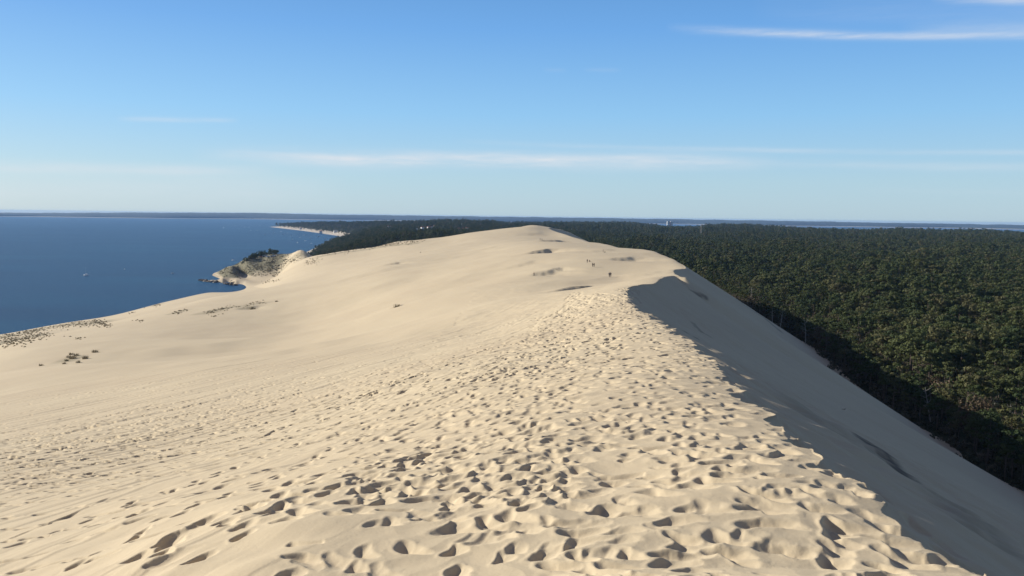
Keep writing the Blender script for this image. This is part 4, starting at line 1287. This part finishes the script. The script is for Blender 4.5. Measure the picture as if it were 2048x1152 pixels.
# rocks at the tip of the point
MR = plain('point_rock', (.11, .085, .065), .9)
rk = [(402, 560), (407, 561), (412, 562), (418, 563), (425, 563.5), (432, 564), (452, 567), (458, 568), (464, 569), (470, 569.5), (468, 566), (466, 563)]
RL = 'dark rock in the broken line along the waterline of the sandy point'
for k, (u, v) in enumerate(rk):
    d = ray(u, v); y_ = -(EYE - .5) / d[2]
    bmm = __import__('bmesh').new(); __import__('bmesh').ops.create_icosphere(bmm, subdivisions=3, radius=1)
    for q in bmm.verts:
        nn_ = 1 + .35 * float(perlin(np.array([q.co.x * 1.3 + k * 3]), np.array([q.co.y * 1.3 + q.co.z]))[0]); q.co *= nn_
    me = bpy.data.meshes.new('rock'); bmm.to_mesh(me); bmm.free(); me.materials.append(MR)
    o = bpy.data.objects.new('rock', me); COL.objects.link(o); o.location = (d[0] * y_, y_, .2); o.scale = (4.2, 3.0, 1.5 + .5 * (k % 3)); o.rotation_euler = (0, 0, k)
    tag(o, RL, 'rock', 'dark rocks along the point')

# ---------------------------------------------------------------- people
skin = plain('skin', (.50, .32, .23), .6); hair = plain('hair', (.05, .035, .025), .8)
def skinned(name, verts, edges, radii, mat):
    me = bpy.data.meshes.new(name); me.from_pydata(verts, edges, []); o = bpy.data.objects.new(name, me); COL.objects.link(o)
    md = o.modifiers.new('s', 'SKIN'); md.use_smooth_shade = True
    for i, r in enumerate(radii):
        me.skin_vertices[0].data[i].radius = (r, r)
    me.skin_vertices[0].data[0].use_root = True
    o.modifiers.new('u', 'SUBSURF').levels = 1
    dg = bpy.context.evaluated_depsgraph_get(); dg.update()
    m2 = bpy.data.meshes.new_from_object(o.evaluated_get(dg)); m2.name = name
    bpy.data.objects.remove(o); m2.materials.clear(); m2.materials.append(mat)
    return m2


def figure(pose):
    st = {'stand': 0.0, 'walk': .33, 'sit': 0}[pose]
    V = {}; 
    if pose == 'sit':
        V = dict(pel=(0, 0, .14), bel=(0, .04, .32), che=(0, .02, .50), nek=(0, -.02, .62), hed=(0, -.05, .76), hlo=(0, -.08, .70),
                 hl=(-.1, 0, .12), kl=(-.13, -.40, .42), al=(-.12, -.72, .06), tl=(-.12, -.88, .03), hr=(.1, 0, .12), kr=(.13, -.40, .42), ar=(.12, -.72, .06), tr=(.12, -.88, .03),
                 sl=(-.19, .02, .56), el=(-.26, -.14, .36), wl=(-.16, -.36, .44), sr=(.19, .02, .56), er=(.26, -.14, .36), wr=(.16, -.36, .44))
    else:
        s = st
        V = dict(pel=(0, 0, .93), bel=(0, .01, 1.10), che=(0, 0, 1.30), nek=(0, -.01, 1.47), hed=(0, -.02, 1.64), hlo=(0, -.05, 1.57),
                 hl=(-.1, 0, .90), kl=(-.11, -s * .55 - .02, .50 + .02 * s), al=(-.11, -s * .75, .09), tl=(-.12, -s * .75 - .17, .03),
                 hr=(.1, 0, .90), kr=(.11, s * .25 - .02, .49), ar=(.11, s * 1.0, .11), tr=(.12, s * 1.0 - .15, .03),
                 sl=(-.19, 0, 1.40), el=(-.25, s * .35 + .02, 1.13), wl=(-.24, s * .45 - .06, .90), sr=(.19, 0, 1.40), er=(.25, -s * .3 + .02, 1.13), wr=(.24, -s * .75 - .04, .93))
    K = {k: np.array(v, float) for k, v in V.items()}
    def sub(keys, pairs, rad, mat, name, extra=None):
        vs = [tuple(K[k]) for k in keys]; ix = {k: i for i, k in enumerate(keys)}; ed = [(ix[a], ix[b]) for a, b in pairs]; rr = list(rad)
        if extra:
            for (par, pt, r) in extra:
                j = len(vs); vs.append(tuple(pt)); rr.append(r); ed.append((par if isinstance(par, int) else ix[par], j))
        return skinned(name, vs, ed, rr, mat)
    ex = []
    keys = ['pel', 'bel', 'che', 'nek', 'hed', 'hl', 'kl', 'al', 'tl', 'hr', 'kr', 'ar', 'tr', 'sl', 'el', 'wl', 'sr', 'er', 'wr']
    pairs = [('pel', 'bel'), ('bel', 'che'), ('che', 'nek'), ('nek', 'hed'), ('pel', 'hl'), ('hl', 'kl'), ('kl', 'al'), ('al', 'tl'), ('pel', 'hr'), ('hr', 'kr'), ('kr', 'ar'), ('ar', 'tr'), ('che', 'sl'), ('sl', 'el'), ('el', 'wl'), ('che', 'sr'), ('sr', 'er'), ('er', 'wr')]
    rad = [.13, .115, .13, .05, .098, .085, .058, .04, .032, .085, .058, .04, .032, .06, .042, .028, .06, .042, .028]
    base = len(keys)
    ex = [('hed', K['hed'] + np.array([0, -.115, -.015]), .014), ('hed', K['hed'] + np.array([-.095, .01, 0]), .016), ('hed', K['hed'] + np.array([.095, .01, 0]), .016)]
    j = base + 3
    for w, e_, sg in (('wl', 'el', -1), ('wr', 'er', 1)):
        d = K[w] - K[e_]; d /= np.linalg.norm(d); palm = K[w] + d * .075
        ex.append((w, palm, .026)); pi_ = j; j += 1
        side = np.array([0, 1.0, 0]); side -= d * side.dot(d); side /= np.linalg.norm(side)
        for f, (o_, L) in enumerate(((-.028, .062), (-.01, .078), (.010, .072), (.028, .055))):
            m_ = palm + side * o_ + d * L * .55; ex.append((pi_, m_, .010)); ex.append((j, m_ + d * L * .4 + np.array([-sg * .015, 0, 0]), .008)); j += 2
        ex.append((w, K[w] + d * .045 - side * .045, .011)); j += 1
    body = sub(keys, pairs, rad, skin, 'body', ex)
    return K, body, sub


FIG = {}
def person(u, v, pose, face, shirt_c, leg_c, lab, hat=None, bag=False):
    p3, _ = hitv([u], [v]); p = p3[0]; p[2] = ground_z(p[0], p[1])[0] - .02
    if pose not in FIG: FIG[pose] = figure(pose)
    K, body, sub = FIG[pose]
    e = empty('person', p, face, 1.0, lab, 'person', None)
    link('body', body, e)
    ms = plain('cloth', shirt_c, .9); ml = plain('cloth', leg_c, .9)
    sh = sub(['che', 'bel', 'pel', 'sl', 'el', 'sr', 'er'], [('che', 'bel'), ('bel', 'pel'), ('che', 'sl'), ('sl', 'el'), ('che', 'sr'), ('sr', 'er')], [.155, .14, .15, .078, .055, .078, .055], ms, 'shirt')
    tr = sub(['pel', 'hl', 'kl', 'al', 'hr', 'kr', 'ar'], [('pel', 'hl'), ('hl', 'kl'), ('kl', 'al'), ('pel', 'hr'), ('hr', 'kr'), ('kr', 'ar')], [.14, .1, .072, .05, .1, .072, .05], ml, 'trousers')
    link('shirt', sh, e); link('trousers', tr, e)
    hb = __import__('bmesh').new(); __import__('bmesh').ops.create_icosphere(hb, subdivisions=3, radius=.108)
    hc = K['hed'] + np.array([0, .012, .022])
    dele = [q for q in hb.verts if q.co.y < -.03 and q.co.z < .03]
    __import__('bmesh').ops.delete(hb, geom=dele, context='VERTS')
    for q in hb.verts: q.co += mathutils.Vector(hc)
    hm = bpy.data.meshes.new('hair'); hb.to_mesh(hm); hb.free(); hm.materials.append(hair); link('hair', hm, e)
    for sx in (-1, 1):
        b = MB(); c_ = K['hed'] + np.array([sx * .034, -.096, .012]); b.tube([c_, c_ + np.array([0, -.006, 0])], [.011, .006], 6); link('eye', b.mesh('eye', hair), e)
    if bag:
        b = MB(); c_ = (K['che'] + K['bel']) / 2 + np.array([0, .22, .02]); b.box(c_, (.3, .18, .42)); link('backpack', b.mesh('backpack', plain('pack', (.06, .07, .09), .8)), e)


dk = (.03, .03, .04)
person(1080.3, 481.5, 'stand', 2.9, (.05, .05, .08), dk, 'person in dark clothes, left of two, high on the dune near a shaded hollow')
person(1084, 481.5, 'walk', 2.6, (.1, .09, .1), dk, 'person in dark clothes, right of two, high on the dune near a shaded hollow')
person(1068, 546.5, 'walk', 1.4, (.22, .16, .12), (.06, .05, .05), 'lone walker beside the small double hollow')
person(1174.5, 523.5, 'stand', 0, (.16, .12, .1), (.1, .08, .07), 'slim person standing left of the dark pair on the plateau')
person(1178.8, 521.5, 'sit', .5, (.3, .24, .2), (.12, .1, .1), 'person sitting on the sand behind the dark pair')
person(1185.3, 531, 'walk', 3.1, (.02, .02, .025), dk, 'left walker of the dark pair on the plateau', bag=True)
person(1188.2, 531.2, 'walk', 3.0, (.025, .02, .02), dk, 'right walker of the dark pair on the plateau')
person(1218.6, 549.5, 'walk', .2, (.05, .06, .09), dk, 'left walker of the pair nearest the camera')
person(1221.4, 549, 'stand', 3.3, (.12, .1, .1), (.04, .04, .05), 'right person of the pair nearest the camera')
person(1206.3, 503, 'stand', 1.5, (.04, .04, .06), dk, 'standing person near the skyline right of the plateau')
person(1209.3, 503.2, 'sit', 1.5, (.14, .12, .11), dk, 'person sitting beside the one standing near the skyline')
sm = [(1051, 'stand', (.05, .05, .06), 'person in dark clothes left of the summit group'), (1068.5, 'stand', (.04, .04, .05), 'leftmost dark figure of the summit group'), (1071.5, 'stand', (.06, .05, .07), 'second dark figure of the summit group'), (1074.5, 'walk', (.05, .05, .07), 'third dark figure of the summit group'),
      (1077, 'sit', (.8, .8, .8), 'person in white sitting in the summit group'), (1080, 'stand', (.75, .75, .78), 'person in a white top standing on the summit'), (1083.5, 'walk', (.6, .6, .62), 'person in a pale top walking right on the summit'), (1024, 'sit', (.05, .05, .05), 'person sitting on the skyline left of the summit')]
for u, ps, c, lab in sm:
    vq = np.linspace(448, 470, 60); q3, _ = hitv(np.full(60, float(u)), vq)
    yy = q3[:, 1]; i = int(np.argmax((yy < 1100) & (yy > 600)))
    person(u, vq[min(i + 1, 59)], ps, rnd.uniform(0, 6), c, dk, lab)

# small dark bird gliding above the shaded slope
p = ray(1688, 818.5); p = p * 52.0 + np.array([0, 0, EYE])
bk = plain('plumage', (.015, .015, .018), .6)
e = empty('bird', p, .5, .72, 'small black bird gliding low over the shaded slope', 'bird')
b = MB(); b.tube([(0, -.13, 0), (0, -.1, .01), (0, -.04, .01), (0, .04, 0), (0, .11, -.005), (0, .19, 0)], [.006, .018, .03, .032, .018, .004], 8); link('body', b.mesh('body', bk, True), e)
for sx in (-1, 1):
    b = MB(); b.add([(sx * .02, -.06, .012), (sx * .14, -.08, .05), (sx * .27, .03, -.03), (sx * .13, .02, .045), (sx * .02, .06, .005), (sx * .02, -.06, .002), (sx * .14, -.08, .042), (sx * .27, .03, -.035), (sx * .13, .02, .037), (sx * .02, .06, -.004)],
                [(0, 1, 3, 4), (1, 2, 3), (5, 9, 8, 6), (6, 8, 7), (0, 5, 6, 1), (1, 6, 7, 2), (2, 7, 8, 3), (3, 8, 9, 4)]); link('wing', b.mesh('wing', bk), e)
b = MB(); b.add([(0, .14, 0), (-.05, .26, .003), (0, .23, .003), (.05, .26, .003), (0, .14, -.006), (-.05, .26, -.003), (0, .23, -.003), (.05, .26, -.003)], [(0, 1, 2), (0, 2, 3), (4, 6, 5), (4, 7, 6), (1, 5, 6, 2), (2, 6, 7, 3), (0, 4, 5, 1), (3, 7, 4, 0)]); link('tail', b.mesh('tail', bk), e)

print('done', round(time.time() - T0, 1))
